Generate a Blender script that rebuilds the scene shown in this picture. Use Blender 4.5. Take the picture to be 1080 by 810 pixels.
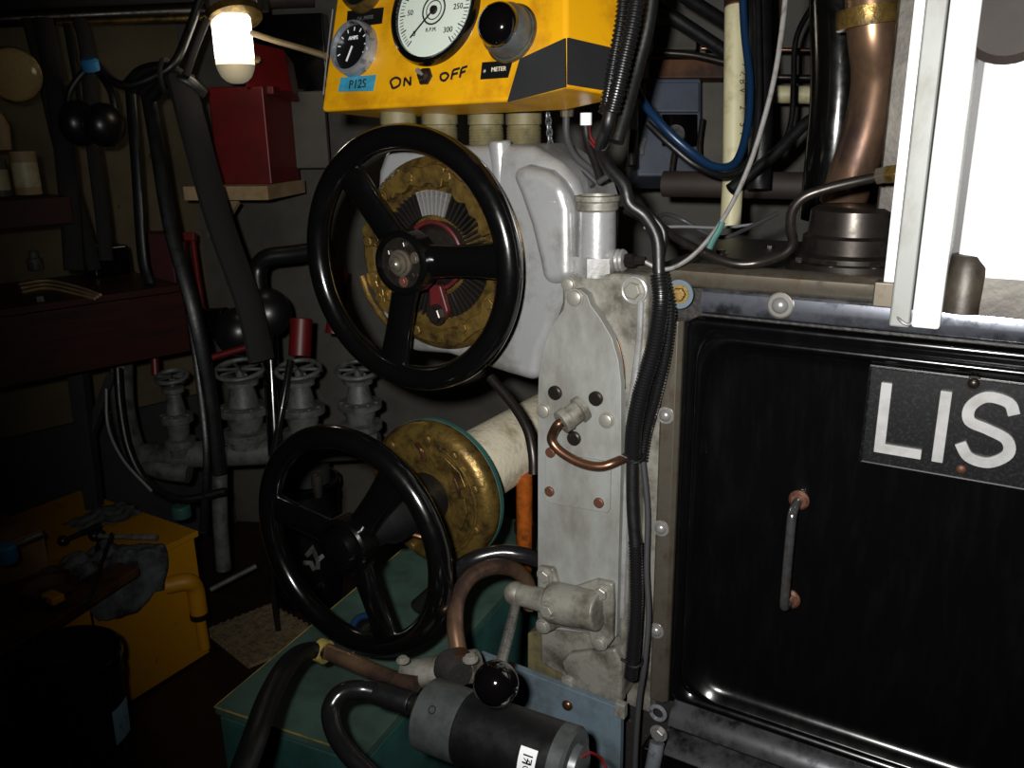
import bpy, bmesh, math, random
from mathutils import Vector, Matrix
random.seed(7)
V = Vector
C = bpy.context.scene.collection
for o in list(bpy.data.objects): bpy.data.objects.remove(o)

# ------------------------------------------------------------ camera
FPX = 900.0; PITCH = math.radians(16.8); ROLL = math.radians(1.0); CAM = V((0, 0, 1.35))
cd = bpy.data.cameras.new('camera'); cam = bpy.data.objects.new('camera', cd); C.objects.link(cam)
FW = V((0, math.cos(PITCH), -math.sin(PITCH))); _u = V((0, math.sin(PITCH), math.cos(PITCH))); _r = V((1, 0, 0))
RX = _r*math.cos(ROLL) - _u*math.sin(ROLL); UP = _r*math.sin(ROLL) + _u*math.cos(ROLL)
cam.matrix_world = Matrix(((RX.x, UP.x, -FW.x, 0), (RX.y, UP.y, -FW.y, 0), (RX.z, UP.z, -FW.z, CAM.z), (0, 0, 0, 1)))
cd.sensor_width = 36; cd.lens = 36*FPX/1080; cd.clip_start = .02; cd.clip_end = 50
bpy.context.scene.camera = cam
vs = bpy.context.scene.view_settings
vs.view_transform = 'Standard'; vs.look = 'None'; vs.gamma = 1; vs.use_curve_mapping = False; vs.exposure = 0
# ------------------------------------------------------------ world and the camera's flash
wd = bpy.data.worlds.new('world'); bpy.context.scene.world = wd; wd.use_nodes = True
wd.node_tree.nodes['Background'].inputs[0].default_value = (.5, .55, .7, 1)
wd.node_tree.nodes['Background'].inputs[1].default_value = .0015
fl = bpy.data.lights.new('flash', 'SPOT'); fl.energy = 110; fl.shadow_soft_size = .016
fl.spot_size = math.radians(96); fl.spot_blend = 1; fl.color = (1, .98, .95)
flo = bpy.data.objects.new('flash', fl); C.objects.link(flo); flo.location = CAM + V((-.055, 0, .045))
flo.rotation_euler = (math.pi/2 - PITCH + math.radians(5.5), 0, math.radians(-14.5))

# ------------------------------------------------------------ frames
def ray(x, y): return RX*((x-540)/FPX) + UP*((405-y)/FPX) + FW
def A(x, y, d): return CAM + ray(x, y)*d
def onplane(x, y, P, n):
    r = ray(x, y); return CAM + r*((P-CAM).dot(n)/r.dot(n))
TH = math.radians(32)
U = V((math.cos(TH), -math.sin(TH), 0)); WD = V((-math.sin(TH), -math.cos(TH), 0)); Z = V((0, 0, 1))
P0 = A(610, 450, 1.20) - WD*.07
O0 = V((P0.x, P0.y, 0))
def E(a, w, z): return O0 + U*a + WD*w + Z*z
def W(x, y, w=0.): return onplane(x, y, P0 + WD*w, WD)
def EA(x, y, w=0.):
    p = W(x, y, w) - O0; return p.dot(U), p.z
def H(x, y, z): return onplane(x, y, V((0, 0, z)), Z)
N32 = WD          # towards the viewer along the handwheel shafts
S32 = U

# ------------------------------------------------------------ materials
def lin(c): return tuple(((x/255)/12.92 if x/255 <= .04045 else ((x/255+.055)/1.055)**2.4) for x in c) + (1,)
def mat(name, col, rough=.5, metal=0., col2=None, scale=25., cut=.55, soft=.12, bump=0., bscale=None, coat=0., rvar=0., stretch=None, spec=.5):
    m = bpy.data.materials.new(name); m.use_nodes = True; nt = m.node_tree; b = nt.nodes['Principled BSDF']
    L = nt.links.new
    b.inputs['Roughness'].default_value = rough; b.inputs['Metallic'].default_value = metal
    b.inputs['Coat Weight'].default_value = coat; b.inputs['Coat Roughness'].default_value = .08
    b.inputs['Specular IOR Level'].default_value = spec
    b.inputs['Base Color'].default_value = lin(col)
    tc = nt.nodes.new('ShaderNodeTexCoord'); mp = nt.nodes.new('ShaderNodeMapping'); L(tc.outputs['Object'], mp.inputs[0])
    if stretch: mp.inputs['Scale'].default_value = stretch
    if col2 or rvar:
        nz = nt.nodes.new('ShaderNodeTexNoise'); nz.inputs['Scale'].default_value = scale; nz.inputs['Detail'].default_value = 7; nz.inputs['Roughness'].default_value = .65
        L(mp.outputs[0], nz.inputs['Vector'])
    if col2:
        r = nt.nodes.new('ShaderNodeValToRGB'); r.color_ramp.elements[0].position = cut-soft; r.color_ramp.elements[1].position = cut+soft
        r.color_ramp.elements[0].color = lin(col); r.color_ramp.elements[1].color = lin(col2)
        L(nz.outputs['Fac'], r.inputs[0]); L(r.outputs[0], b.inputs['Base Color'])
    if rvar:
        mr = nt.nodes.new('ShaderNodeMapRange'); mr.inputs['From Min'].default_value = .3; mr.inputs['From Max'].default_value = .7
        mr.inputs['To Min'].default_value = max(.02, rough-rvar); mr.inputs['To Max'].default_value = min(1, rough+rvar)
        L(nz.outputs['Fac'], mr.inputs[0]); L(mr.outputs[0], b.inputs['Roughness'])
    if bump:
        n2 = nt.nodes.new('ShaderNodeTexNoise'); n2.inputs['Scale'].default_value = bscale or scale*3; n2.inputs['Detail'].default_value = 4
        L(mp.outputs[0], n2.inputs['Vector'])
        bp = nt.nodes.new('ShaderNodeBump'); bp.inputs['Strength'].default_value = bump; bp.inputs['Distance'].default_value = .004
        L(n2.outputs['Fac'], bp.inputs['Height']); L(bp.outputs[0], b.inputs['Normal'])
    return m
def emat(name, col, s):
    m = mat(name, col); b = m.node_tree.nodes['Principled BSDF']
    b.inputs['Emission Color'].default_value = lin(col); b.inputs['Emission Strength'].default_value = s; return m
M = dict(
 black_paint=mat('black_gloss_paint', (6, 6, 6), .18, coat=.4, rvar=.06, scale=40),
 door=mat('black_door_enamel', (5, 5, 6), .2, col2=(8, 8, 8), scale=14, cut=.62, rvar=.03, stretch=(4, 4, .7)),
 plate_black=mat('nameplate_black', (6, 7, 8), .36, col2=(30, 32, 33), scale=260, cut=.58, soft=.08),
 letter=mat('nameplate_letter_aluminium', (158, 158, 158), .45, col2=(140, 139, 136), scale=40, spec=.6),
 chrome=mat('worn_chrome', (150, 155, 162), .24, .6, col2=(60, 58, 58), scale=45, cut=.6, soft=.06, rvar=.1),
 chrome_dark=mat('dark_bright_trim', (124, 128, 138), .25, .8, col2=(52, 52, 56), scale=35, cut=.55, rvar=.12),
 trim_worn=mat('worn_trim_metal', (118, 112, 100), .38, .75, col2=(84, 72, 58), scale=30, cut=.56, rvar=.15),
 silver=mat('silver_paint', (162, 163, 163), .34, .5, col2=(112, 110, 104), scale=14, cut=.58, bump=.08, bscale=120, rvar=.08),
 silver_dirty=mat('dirty_silver_paint', (128, 126, 117), .48, .25, col2=(66, 60, 50), scale=22, cut=.54, bump=.15, bscale=140, rvar=.1),
 cover=mat('cover_plate_aluminium', (134, 136, 133), .55, .2, col2=(104, 102, 94), scale=12, cut=.56, bump=.04, stretch=(1, 1, .5)),
 bolt=mat('silvered_bolt', (150, 148, 140), .42, .45, col2=(86, 78, 66), scale=90, cut=.58),
 rust_bolt=mat('rusty_screw', (112, 70, 50), .55, .5, col2=(66, 46, 40), scale=160, cut=.5),
 steel=mat('bright_steel', (150, 149, 147), .27, .55, col2=(88, 80, 72), scale=70, cut=.6, rvar=.08),
 dark_steel=mat('dark_oily_steel', (62, 58, 54), .35, .8, col2=(34, 30, 28), scale=40, rvar=.12),
 brass=mat('oiled_brass', (128, 104, 52), .38, .7, col2=(56, 44, 24), scale=34, cut=.52, bump=.25, bscale=130, rvar=.14),
 copper=mat('heat_tinted_copper', (128, 90, 68), .3, .85, col2=(62, 52, 46), scale=20, cut=.54, rvar=.1),
 copper_orange=mat('orange_copper_pipe', (210, 110, 40), .3, .6, col2=(120, 66, 30), scale=40),
 exhaust=mat('exhaust_pipe_metal', (164, 130, 100), .32, .8, col2=(84, 66, 60), scale=9, cut=.5, rvar=.1, stretch=(1, 1, .5)),
 yellow=mat('yellow_paint', (196, 142, 6), .42, col2=(156, 104, 8), scale=16, cut=.6, bump=.06, bscale=90, coat=.15),
 yellow_dirty=mat('chipped_yellow_paint', (176, 122, 8), .5, col2=(60, 48, 30), scale=13, cut=.68, soft=.05, bump=.12, bscale=60),
 red=mat('red_paint', (88, 7, 9), .45, col2=(66, 7, 8), scale=12, bump=.05),
 rubber=mat('black_rubber', (13, 13, 14), .42, rvar=.08, scale=50, bump=.08),
 rubber_gloss=mat('oily_black_rubber', (22, 21, 22), .25, rvar=.1, scale=40, coat=.2),
 plastic=mat('conduit_black_plastic', (16, 16, 17), .33),
 blue_hose=mat('blue_hose', (12, 38, 66), .35),
 grey_wire=mat('grey_wire', (120, 122, 126), .4),
 dark_wire=mat('dark_grey_wire', (52, 52, 54), .45),
 teal=mat('teal_paint', (44, 88, 82), .55, col2=(34, 64, 60), scale=8, cut=.55, bump=.06),
 teal_top=mat('teal_painted_lid', (66, 92, 82), .6, col2=(48, 66, 58), scale=9, cut=.52, bump=.1),
 yellow_edge=mat('worn_yellow_edge', (150, 130, 60), .6, col2=(90, 96, 60), scale=30),
 white=mat('white_enamel', (226, 228, 226), .35, col2=(190, 188, 178), scale=7, cut=.68, bump=.04, spec=.5),
 white_pipe=mat('cream_pipe_paint', (188, 182, 146), .5, col2=(150, 140, 104), scale=26, cut=.62),
 wall=mat('cream_hull_paint', (86, 75, 50), .7, col2=(68, 60, 40), scale=5, bump=.1, bscale=12),
 wall_grey=mat('grey_hull_paint', (42, 42, 42), .7, col2=(30, 30, 30), scale=6, bump=.1),
 wall_back=mat('dull_grey_bulkhead', (74, 71, 63), .65, col2=(54, 52, 47), scale=5, bump=.08),
 ceiling=mat('dark_deckhead', (44, 34, 28), .7, col2=(30, 22, 18), scale=8),
 floor=mat('oily_brown_floor', (40, 20, 15), .5, col2=(22, 12, 10), scale=10, bump=.3, bscale=40),
 tread=mat('sandy_tread', (128, 112, 84), .7, col2=(84, 70, 52), scale=60, bump=.4, bscale=150),
 wood_red=mat('varnished_red_wood', (46, 14, 8), .4, col2=(30, 9, 6), scale=7, stretch=(1, 1, 9), bump=.05),
 wood_brown=mat('oily_brown_board', (86, 52, 26), .55, col2=(40, 24, 14), scale=12, cut=.5, bump=.2),
 board_pale=mat('pale_painted_board', (150, 130, 96), .6, col2=(124, 100, 70), scale=12),
 cardboard=mat('brown_cardboard', (140, 104, 66), .8, col2=(110, 80, 50), scale=10),
 cloth=mat('grey_oily_rag', (92, 96, 100), .9, col2=(30, 30, 34), scale=14, cut=.5, bump=.5, bscale=60),
 webbing=mat('dark_webbing', (13, 10, 10), .85, bump=.3, bscale=300),
 grey_paint=mat('grey_machine_paint', (84, 86, 84), .55, col2=(42, 42, 41), scale=22, bump=.3, bscale=60),
 blue_grey=mat('blue_grey_paint', (92, 108, 118), .42, col2=(70, 78, 82), scale=14, bump=.06),
 enclosure=mat('blue_grey_enclosure', (60, 67, 80), .5, col2=(48, 53, 62), scale=8),
 motor_grey=mat('satin_grey_metal', (92, 96, 96), .42, .6, col2=(74, 78, 78), scale=50),
 motor_black=mat('satin_black_motor', (12, 12, 13), .4, rvar=.08, scale=60),
 dial=mat('dial_white', (206, 216, 204), .5),
 dial_black=mat('dial_black', (10, 10, 11), .4),
 ink=mat('black_ink', (16, 12, 10), .6),
 tape=mat('black_tape', (28, 29, 30), .5, bump=.06, bscale=80),
 blue_tape=mat('blue_label_tape', (52, 132, 160), .5, col2=(40, 104, 120), scale=40),
 white_flat=mat('white_print', (226, 228, 230), .5),
 label_blue=mat('pale_blue_print', (150, 190, 205), .5),
 green_print=mat('green_print', (70, 140, 120), .5),
 tube_white=mat('white_insulation', (204, 196, 172), .7, col2=(150, 138, 108), scale=24, cut=.6, bump=.35, bscale=90),
 green_paint=mat('flaked_olive_paint', (98, 90, 60), .6, col2=(60, 58, 46), scale=30),
 gravel=mat('dark_oily_casting', (46, 44, 42), .45, .3, col2=(90, 86, 78), scale=120, cut=.66, soft=.04, bump=.4, bscale=90),
 tin=mat('pale_tin', (176, 166, 130), .5, col2=(130, 120, 90), scale=20),
 blue_cap=mat('blue_plastic', (50, 120, 170), .4),
 purple=mat('dark_red_box', (60, 20, 26), .6),
 washer=mat('zinc_washer', (100, 114, 124), .5, .5, col2=(96, 106, 110), scale=60),
 glass_dark=mat('dark_lens', (6, 5, 6), .06, coat=1.),
 bulb=emat('lit_bulb_glass', (255, 246, 225), 6.0),
 bulb_dim=emat('bulb_rim_glass', (176, 166, 140), .3),
)
g = bpy.data.materials.new('clear_plastic'); g.use_nodes = True; gb = g.node_tree.nodes['Principled BSDF']
gb.inputs['Base Color'].default_value = lin((230, 205, 150)); gb.inputs['Roughness'].default_value = .15; gb.inputs['Transmission Weight'].default_value = .75; gb.inputs['IOR'].default_value = 1.3
M['clear'] = g
def gauge_glass():
    m = bpy.data.materials.new('thin_glass'); m.use_nodes = True; nt = m.node_tree; nt.nodes.clear()
    out = nt.nodes.new('ShaderNodeOutputMaterial'); mx = nt.nodes.new('ShaderNodeMixShader'); t = nt.nodes.new('ShaderNodeBsdfTransparent'); gl = nt.nodes.new('ShaderNodeBsdfGlossy')
    gl.inputs['Roughness'].default_value = .03; mx.inputs[0].default_value = .05
    nt.links.new(t.outputs[0], mx.inputs[1]); nt.links.new(gl.outputs[0], mx.inputs[2]); nt.links.new(mx.outputs[0], out.inputs[0])
    return m
M['glass'] = gauge_glass()

# ------------------------------------------------------------ mesh builder
def frame(n, up=None):
    n = n.normalized(); up = up or (Z if abs(n.z) < .95 else V((0, 1, 0)))
    x = up.cross(n).normalized(); y = n.cross(x); return x, y, n
def catmull(P, k=8):
    P = [V(p) for p in P]
    if len(P) < 3: return P
    Q = [P[0]*2-P[1]] + P + [P[-1]*2-P[-2]]; out = []
    for i in range(1, len(Q)-2):
        a, b, c, d = Q[i-1:i+3]
        for j in range(k):
            t = j/k
            out.append(.5*((2*b)+(c-a)*t+(2*a-5*b+4*c-d)*t*t+(3*b-a-3*c+d)*t**3))
    return out + [P[-1]]
class MB:
    def __init__(s): s.v = []; s.f = []
    def add(s, vs, fs):
        n = len(s.v); s.v += [V(v) for v in vs]; s.f += [tuple(i+n for i in f) for f in fs]; return s
    def rings(s, R, close=True, loop=False):
        n = len(R[0]); vs = [p for r in R for p in r]; fs = []
        m = len(R)
        for i in range(m if loop else m-1):
            for j in range(n):
                a = i*n+j; b = i*n+(j+1) % n; c = ((i+1) % m)*n+(j+1) % n; d = ((i+1) % m)*n+j; fs.append((a, b, c, d))
        if close and not loop: fs += [tuple(range(n))[::-1], tuple((m-1)*n+j for j in range(n))]
        return s.add(vs, fs)
    def prism(s, poly, off):
        return s.rings([[p+off for p in poly], list(poly)])
    def box(s, c, ax, h):
        x, y, z = [a*b for a, b in zip(ax, h)]
        b = [c-x-y, c+x-y, c+x+y, c-x+y]; return s.rings([[p-z for p in b], [p+z for p in b]])
    def tube(s, P, r, n=12, k=8, corr=0, step=None, flat=None):
        P = catmull(P, k) if k > 1 else [V(p) for p in P]
        if corr:
            L = [0.]
            for a, b in zip(P, P[1:]): L.append(L[-1]+(b-a).length)
            N = int(L[-1]/step); Q = []; i = 0
            for q in range(N+1):
                t = L[-1]*q/N
                while i < len(L)-2 and L[i+1] < t: i += 1
                f = (t-L[i])/max(1e-9, L[i+1]-L[i]); Q.append(P[i].lerp(P[i+1], f))
            P = Q; rr = [r+(corr if i % 4 < 2 else -corr) for i in range(len(P))]
        else:
            rr = [r]*len(P) if not isinstance(r, (list, tuple)) else [r[0]+(r[1]-r[0])*i/(len(P)-1) for i in range(len(P))]
        R = []; x = None
        for i, p in enumerate(P):
            t = (P[min(i+1, len(P)-1)]-P[max(i-1, 0)]).normalized()
            if x is None: x = frame(t)[0]
            x = (x-t*x.dot(t)).normalized(); y = t.cross(x)
            fx, fy = flat or (1, 1)
            R.append([p+(x*math.cos(a)*fx+y*math.sin(a)*fy)*rr[i] for a in [2*math.pi*j/n for j in range(n)]])
        return s.rings(R)
    def torus(s, c, n, R, r, N=64, m=16, el=1.):
        x, y, z = frame(n); rs = []
        for i in range(N):
            a = 2*math.pi*i/N; d = x*math.cos(a)+y*math.sin(a)*el
            rs.append([c+d*(R+r*math.cos(b))+z*r*math.sin(b) for b in [2*math.pi*j/m for j in range(m)]])
        return s.rings(rs, loop=True)
    def lathe(s, c, ax, prof, N=40, up=None):
        x, y, z = frame(ax, up); return s.rings([[c+z*h+(x*math.cos(a)+y*math.sin(a))*max(r, 1e-4) for a in [2*math.pi*i/N for i in range(N)]] for h, r in prof])
    def cyl(s, a, b, r, r2=None, N=20):
        d = b-a; return s.lathe(a, d, [(0, r), (d.length, r if r2 is None else r2)], N)
    def sphere(s, c, r, n=16, ax=Z, sq=1.):
        return s.lathe(c, ax, [(-r*sq*math.cos(math.pi*i/n), r*math.sin(math.pi*i/n)) for i in range(n+1)], 2*n)
    def build(s, name, m, parent=None, bevel=0., seg=2, smooth=35, sub=0, origin=None):
        me = bpy.data.meshes.new(name)
        if parent is not None: org = parent['org_'] if 'org_' in parent else None; org = V(org)
        else:
            xs = [v.x for v in s.v]; ys = [v.y for v in s.v]; zs = [v.z for v in s.v]
            org = V(((min(xs)+max(xs))/2, (min(ys)+max(ys))/2, min(zs))) if origin is None else origin
        me.from_pydata([v-org for v in s.v], [], s.f)
        bm = bmesh.new(); bm.from_mesh(me); bmesh.ops.recalc_face_normals(bm, faces=bm.faces); bm.to_mesh(me); bm.free()
        if smooth: me.shade_smooth(); me.set_sharp_from_angle(angle=math.radians(smooth))
        o = bpy.data.objects.new(name, me); C.objects.link(o); me.materials.append(M[m] if isinstance(m, str) else m)
        o['org_'] = org[:]
        if parent is not None: o.parent = parent
        else: o.location = org
        if bevel:
            b = o.modifiers.new('bevel', 'BEVEL'); b.width = bevel; b.segments = seg; b.limit_method = 'ANGLE'; b.angle_limit = math.radians(30); b.harden_normals = True
        if sub:
            b = o.modifiers.new('subdivision', 'SUBSURF'); b.levels = sub; b.render_levels = sub
        return o
def tag(o, label, cat, group=None):
    o['label'] = label; o['category'] = cat
    if group: o['group'] = group
    return o
def thing(name, label, cat, loc, group=None):
    o = bpy.data.objects.new(name, None); C.objects.link(o); o.location = loc; o['org_'] = tuple(loc); o.empty_display_size = .05
    return tag(o, label, cat, group)
def struct(o): o['kind'] = 'structure'; return o
def lab(o, l): o['label'] = l; return o
def stuff(o): o['kind'] = 'stuff'; return o

# shared small hardware: mesh made once along +Z, then copied
HW = {}
def hwmesh(kind):
    if kind in HW: return HW[kind]
    b = MB(); o = V((0, 0, 0))
    if kind == 'hex':
        b.lathe(o, Z, [(0, 1.35), (.18, 1.35), (.18, 1.)], 24); b.lathe(o, Z, [(.1, 1.), (.75, 1.), (.85, .86), (.87, .0)], 6)
    elif kind == 'round': b.lathe(o, Z, [(0, 1.2), (.2, 1.2), (.2, 1.), (.6, .98), (.72, .8), (.74, .0)], 24)
    elif kind == 'dome':
        b.lathe(o, Z, [(0, 1.4), (.12, 1.4), (.14, 1.)], 28); b.lathe(o, Z, [(.1, 1.)]+[(.1+.8*math.sin(t), math.cos(t)) for t in [math.pi/2*i/8 for i in range(1, 9)]], 28)
    elif kind == 'slot':
        b.lathe(o, Z, [(0, 1.), (.4, .98), (.55, .8), (.56, 0)], 24)
        b.box(V((0, 0, .56)), (V((1, 0, 0)), V((0, 1, 0)), Z), (.75, .12, .03))
    me = bpy.data.meshes.new(kind+'_fastener'); me.from_pydata(b.v, [], b.f)
    bm = bmesh.new(); bm.from_mesh(me); bmesh.ops.recalc_face_normals(bm, faces=bm.faces); bm.to_mesh(me); bm.free()
    me.shade_smooth(); me.set_sharp_from_angle(angle=math.radians(35)); me.materials.append(M['bolt']); HW[kind] = me; return me
def fast(kind, p, n, r, parent, m='bolt', spin=None, name=None):
    o = bpy.data.objects.new(name or {'hex': 'bolt', 'round': 'bolt', 'dome': 'dome_bolt', 'slot': 'screw'}[kind], hwmesh(kind)); C.objects.link(o)
    o.material_slots[0].link = 'OBJECT'; o.material_slots[0].material = M[m]
    x, y, z = frame(n); a = random.uniform(0, 1) if spin is None else spin
    x2 = x*math.cos(a)+y*math.sin(a); y2 = z.cross(x2)
    o.parent = parent; p = p - V(parent['org_'])
    o.matrix_local = Matrix(((x2.x*r, y2.x*r, z.x*r, p.x), (x2.y*r, y2.y*r, z.y*r, p.y), (x2.z*r, y2.z*r, z.z*r, p.z), (0, 0, 0, 1)))
    return o
def text(s, P, xd, yd, size, m, parent, name='lettering', ext=.0004, warp=None, align='CENTER'):
    cu = bpy.data.curves.new('t', 'FONT'); cu.body = s; cu.size = size; cu.align_x = align; cu.align_y = 'CENTER'; cu.extrude = ext; cu.resolution_u = 3
    t = bpy.data.objects.new('t', cu); C.objects.link(t); dg = bpy.context.evaluated_depsgraph_get()
    me = bpy.data.meshes.new_from_object(t.evaluated_get(dg)); bpy.data.objects.remove(t)
    n = xd.cross(yd).normalized(); org = V(parent['org_'])
    for v in me.vertices:
        c = v.co.copy(); v.co = (warp(c) if warp else P+xd*c.x+yd*c.y+n*c.z)-org
    me.name = name; me.materials.clear(); me.materials.append(M[m])
    o = bpy.data.objects.new(name, me); C.objects.link(o); o.parent = parent; o['org_'] = org[:]; return o
def stroke(mb, pts, wd, n, th, k=1):
    """flat ribbon letter stroke through world points"""
    P = catmull(pts, k) if k > 1 else pts
    L = []; R = []
    for i, p in enumerate(P):
        if i == 0: t = (P[1]-p).normalized(); s = n.cross(t).normalized()*wd/2
        elif i == len(P)-1: t = (p-P[i-1]).normalized(); s = n.cross(t).normalized()*wd/2
        else:
            t1 = (p-P[i-1]).normalized(); t2 = (P[i+1]-p).normalized(); t = (t1+t2).normalized()
            s = n.cross(t).normalized()*(wd/2/max(.5, t.dot(t1)))
        L.append(p+s); R.append(p-s)
    rs = [[l, r, r+n*th, l+n*th] for l, r in zip(L, R)]
    return mb.rings(rs)
#=====STRUCTURE=====
# ------------------------------------------------------------ hull and floor
cor = A(206, 200, 2.75); cor = V((cor.x, cor.y, 0))
LD = V((-math.sin(math.radians(46)), -math.cos(math.radians(46)), 0)); LN = V((math.cos(math.radians(46)), -math.sin(math.radians(46)), 0))
BD = V((math.cos(math.radians(9)), -math.sin(math.radians(9)), 0)); BN = V((-BD.y*-1, -BD.x, 0)).normalized()
BN = V((-math.sin(math.radians(9)), -math.cos(math.radians(9)), 0))
def slab(p, d, n, L, z0, z1, th=.05): # slab from p along d, thickness away from n
    return [[p+Z*z0, p+d*L+Z*z0, p+d*L-n*th+Z*z0, p-n*th+Z*z0], [p+Z*z1, p+d*L+Z*z1, p+d*L-n*th+Z*z1, p-n*th+Z*z1]]
zlow = A(100, 448, 2.6).z
struct(MB().rings(slab(cor, LD, LN, 3.4, zlow, 2.2)).build('wall_left', 'wall'))
struct(MB().rings(slab(cor+LN*.015, LD, LN, 3.4, 0, zlow)).build('trim_1', 'wall_grey'))
struct(MB().rings(slab(cor-BD*.05, BD, BN, 4.2, 0, 2.2)).build('wall_back', 'wall_back'))
rc = cor+BD*4.1
struct(MB().rings(slab(rc, V((-.15, -1, 0)).normalized(), V((-1, .15, 0)).normalized(), 3.6, 0, 2.2)).build('wall_right', 'wall_grey'))
struct(MB().box(V((.5, .9, -.03)), (V((1, 0, 0)), V((0, 1, 0)), Z), (3.6, 2.6, .03)).build('floor', 'floor'))
struct(MB().box(V((.5, .9, 2.23)), (V((1, 0, 0)), V((0, 1, 0)), Z), (3.6, 2.6, .03)).build('ceiling', 'ceiling'))

# ------------------------------------------------------------ engine: crankcase, door, trims, cylinder
eng = thing('marine_engine', 'large marine diesel engine with a black enamel side door and a white cylinder block above', 'engine', E(.5, -.2, 0))
def rrect(a0, a1, z0, z1, r, w, k=6):
    P = []
    for ca, cz, s in ((a1-r, z0+r, -90), (a1-r, z1-r, 0), (a0+r, z1-r, 90), (a0+r, z0+r, 180)):
        for i in range(k+1):
            t = math.radians(s+90*i/k); P.append(E(ca+r*math.cos(t), w, cz+r*math.sin(t)))
    return P
DA0, DA1, DZ0, DZ1 = .128, 1.02, .50, 1.10
EX = lambda a, w, z: E(a, w, z)
def ebox(mb, a0, a1, w0, w1, z0, z1):
    return mb.box(E((a0+a1)/2, (w0+w1)/2, (z0+z1)/2), (U, WD, Z), (abs(a1-a0)/2, abs(w1-w0)/2, abs(z1-z0)/2))
ebox(MB(), .03, 1.15, -.46, -.022, .12, 1.150).build('crankcase', 'gravel', eng, bevel=.008)
# pressed door: nested rounded rectangles give the ridge and the sunk centre
prof = [(0, -.03, .012), (0, .002, .012), (.002, .004, .012), (.008, .004, .02), (.012, -.003, .03), (.015, .001, .035), (.018, .009, .04), (.022, .0115, .045), (.026, .009, .05), (.031, -.002, .055), (.037, -.009, .06), (.048, -.012, .07)]
mb = MB(); mb.rings([rrect(DA0+i, DA1-i, DZ0+i, DZ1-i, r, w) for i, w, r in prof]); mb.build('door_panel', 'door', eng, smooth=60)
DW = -.012
# nameplate with its raised letters
a0, zt = EA(917, 383, DW); _, zb = EA(905, 487, DW)
a1 = a0+.62
ebox(MB(), a0, a1, DW-.002, DW+.0035, zb, zt).build('nameplate', 'plate_black', eng, bevel=.002)
npl = [o for o in C.objects if o.name == 'nameplate'][0]
mb = MB(); nb = DW+.0035
mb.torus  # border ridge of the plate
for (p, q) in (((a0+.003, zb+.003), (a1-.003, zb+.003)), ((a1-.003, zb+.003), (a1-.003, zt-.003)), ((a1-.003, zt-.003), (a0+.003, zt-.003)), ((a0+.003, zt-.003), (a0+.003, zb+.003))):
    mb.tube([E(p[0], nb, p[1]), E(q[0], nb, q[1])], .0013, n=6, k=1)
mb.build('border', 'plate_black', npl)
LW = nb
def px2(p, w): return EA(p[0], p[1], w)
def letter(name, strokes, wd=.0125, k=1):
    mb = MB()
    for s in strokes: stroke(mb, [E(a, LW, z) for a, z in s], wd, WD, .005, k)
    return mb.build('letter', 'letter', npl, bevel=.0008)
Lt = px2((936, 403), LW); Lb = px2((927, 468), LW); Lr = px2((973, 472), LW)
zt_, zb_ = Lt[1], Lb[1]-.004; hL = zt_-zb_
letter('L', [[(Lt[0], zt_), (Lt[0], zb_), (Lr[0], zb_)]])
It = px2((1000, 410), LW); letter('I', [[(It[0]-.001, zt_-.001), (It[0]-.001, zb_-.006)]])
sp = [(1070, 437), (1064, 424), (1041, 418), (1024, 428), (1023, 443), (1042, 452), (1062, 463), (1063, 478), (1043, 487), (1022, 481), (1013, 466)]
Sp = [px2(p, LW) for p in sp]; letter('S', [Sp], .013, 5)
ax = Sp[0][0]+.022; w_ = .056
letter('T', [[(ax, zt_), (ax+w_, zt_)], [(ax+w_/2, zt_-.006), (ax+w_/2, zb_)]])
ax += w_+.018
letter('E', [[(ax+.045, zt_), (ax, zt_), (ax, zb_), (ax+.045, zb_)], [(ax+.006, (zt_+zb_)/2), (ax+.038, (zt_+zb_)/2)]])
ax += .066
letter('R', [[(ax, zb_-.006), (ax, zt_), (ax+.03, zt_), (ax+.042, zt_-.015), (ax+.03, (zt_+zb_)/2), (ax+.006, (zt_+zb_)/2)], [(ax+.022, (zt_+zb_)/2-.004), (ax+.046, zb_-.006)]])
fast('dome', W(1027, 404, LW), WD, .0065, eng, 'dark_steel', name='nameplate_screw')
fast('dome', W(1014, 494, DW), WD, .0065, eng, 'rust_bolt', name='nameplate_screw')
# door handle
ht = W(843, 527, DW); hb = W(836, 632, DW); ha = EA(843, 527, DW)[0]; z1, z0 = ht.z, hb.z
M['handle_chrome'] = mat('chrome_handle', (150, 150, 152), .18, .9, col2=(120, 112, 104), scale=60)
M['chrome_low'] = mat('tarnished_chrome', (104, 104, 108), .24, .7, col2=(36, 34, 34), scale=35, cut=.55, rvar=.1)
mb = MB(); mb.tube([E(ha, DW, z1), E(ha, DW+.016, z1), E(ha, DW+.03, z1-.006), E(ha, DW+.036, z1-.025), E(ha, DW+.036, z0+.02), E(ha, DW+.03, z0+.004), E(ha, DW+.014, z0), E(ha, DW, z0)], .0062, n=14)
hd = mb.build('door_handle', 'handle_chrome', eng)
for z in (z0, z1): MB().lathe(E(ha, DW-.001, z), WD, [(0, .0135), (.003, .0135), (.006, .010), (.006, 0)], 24).build('handle_washer', 'rust_bolt', eng)
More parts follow.
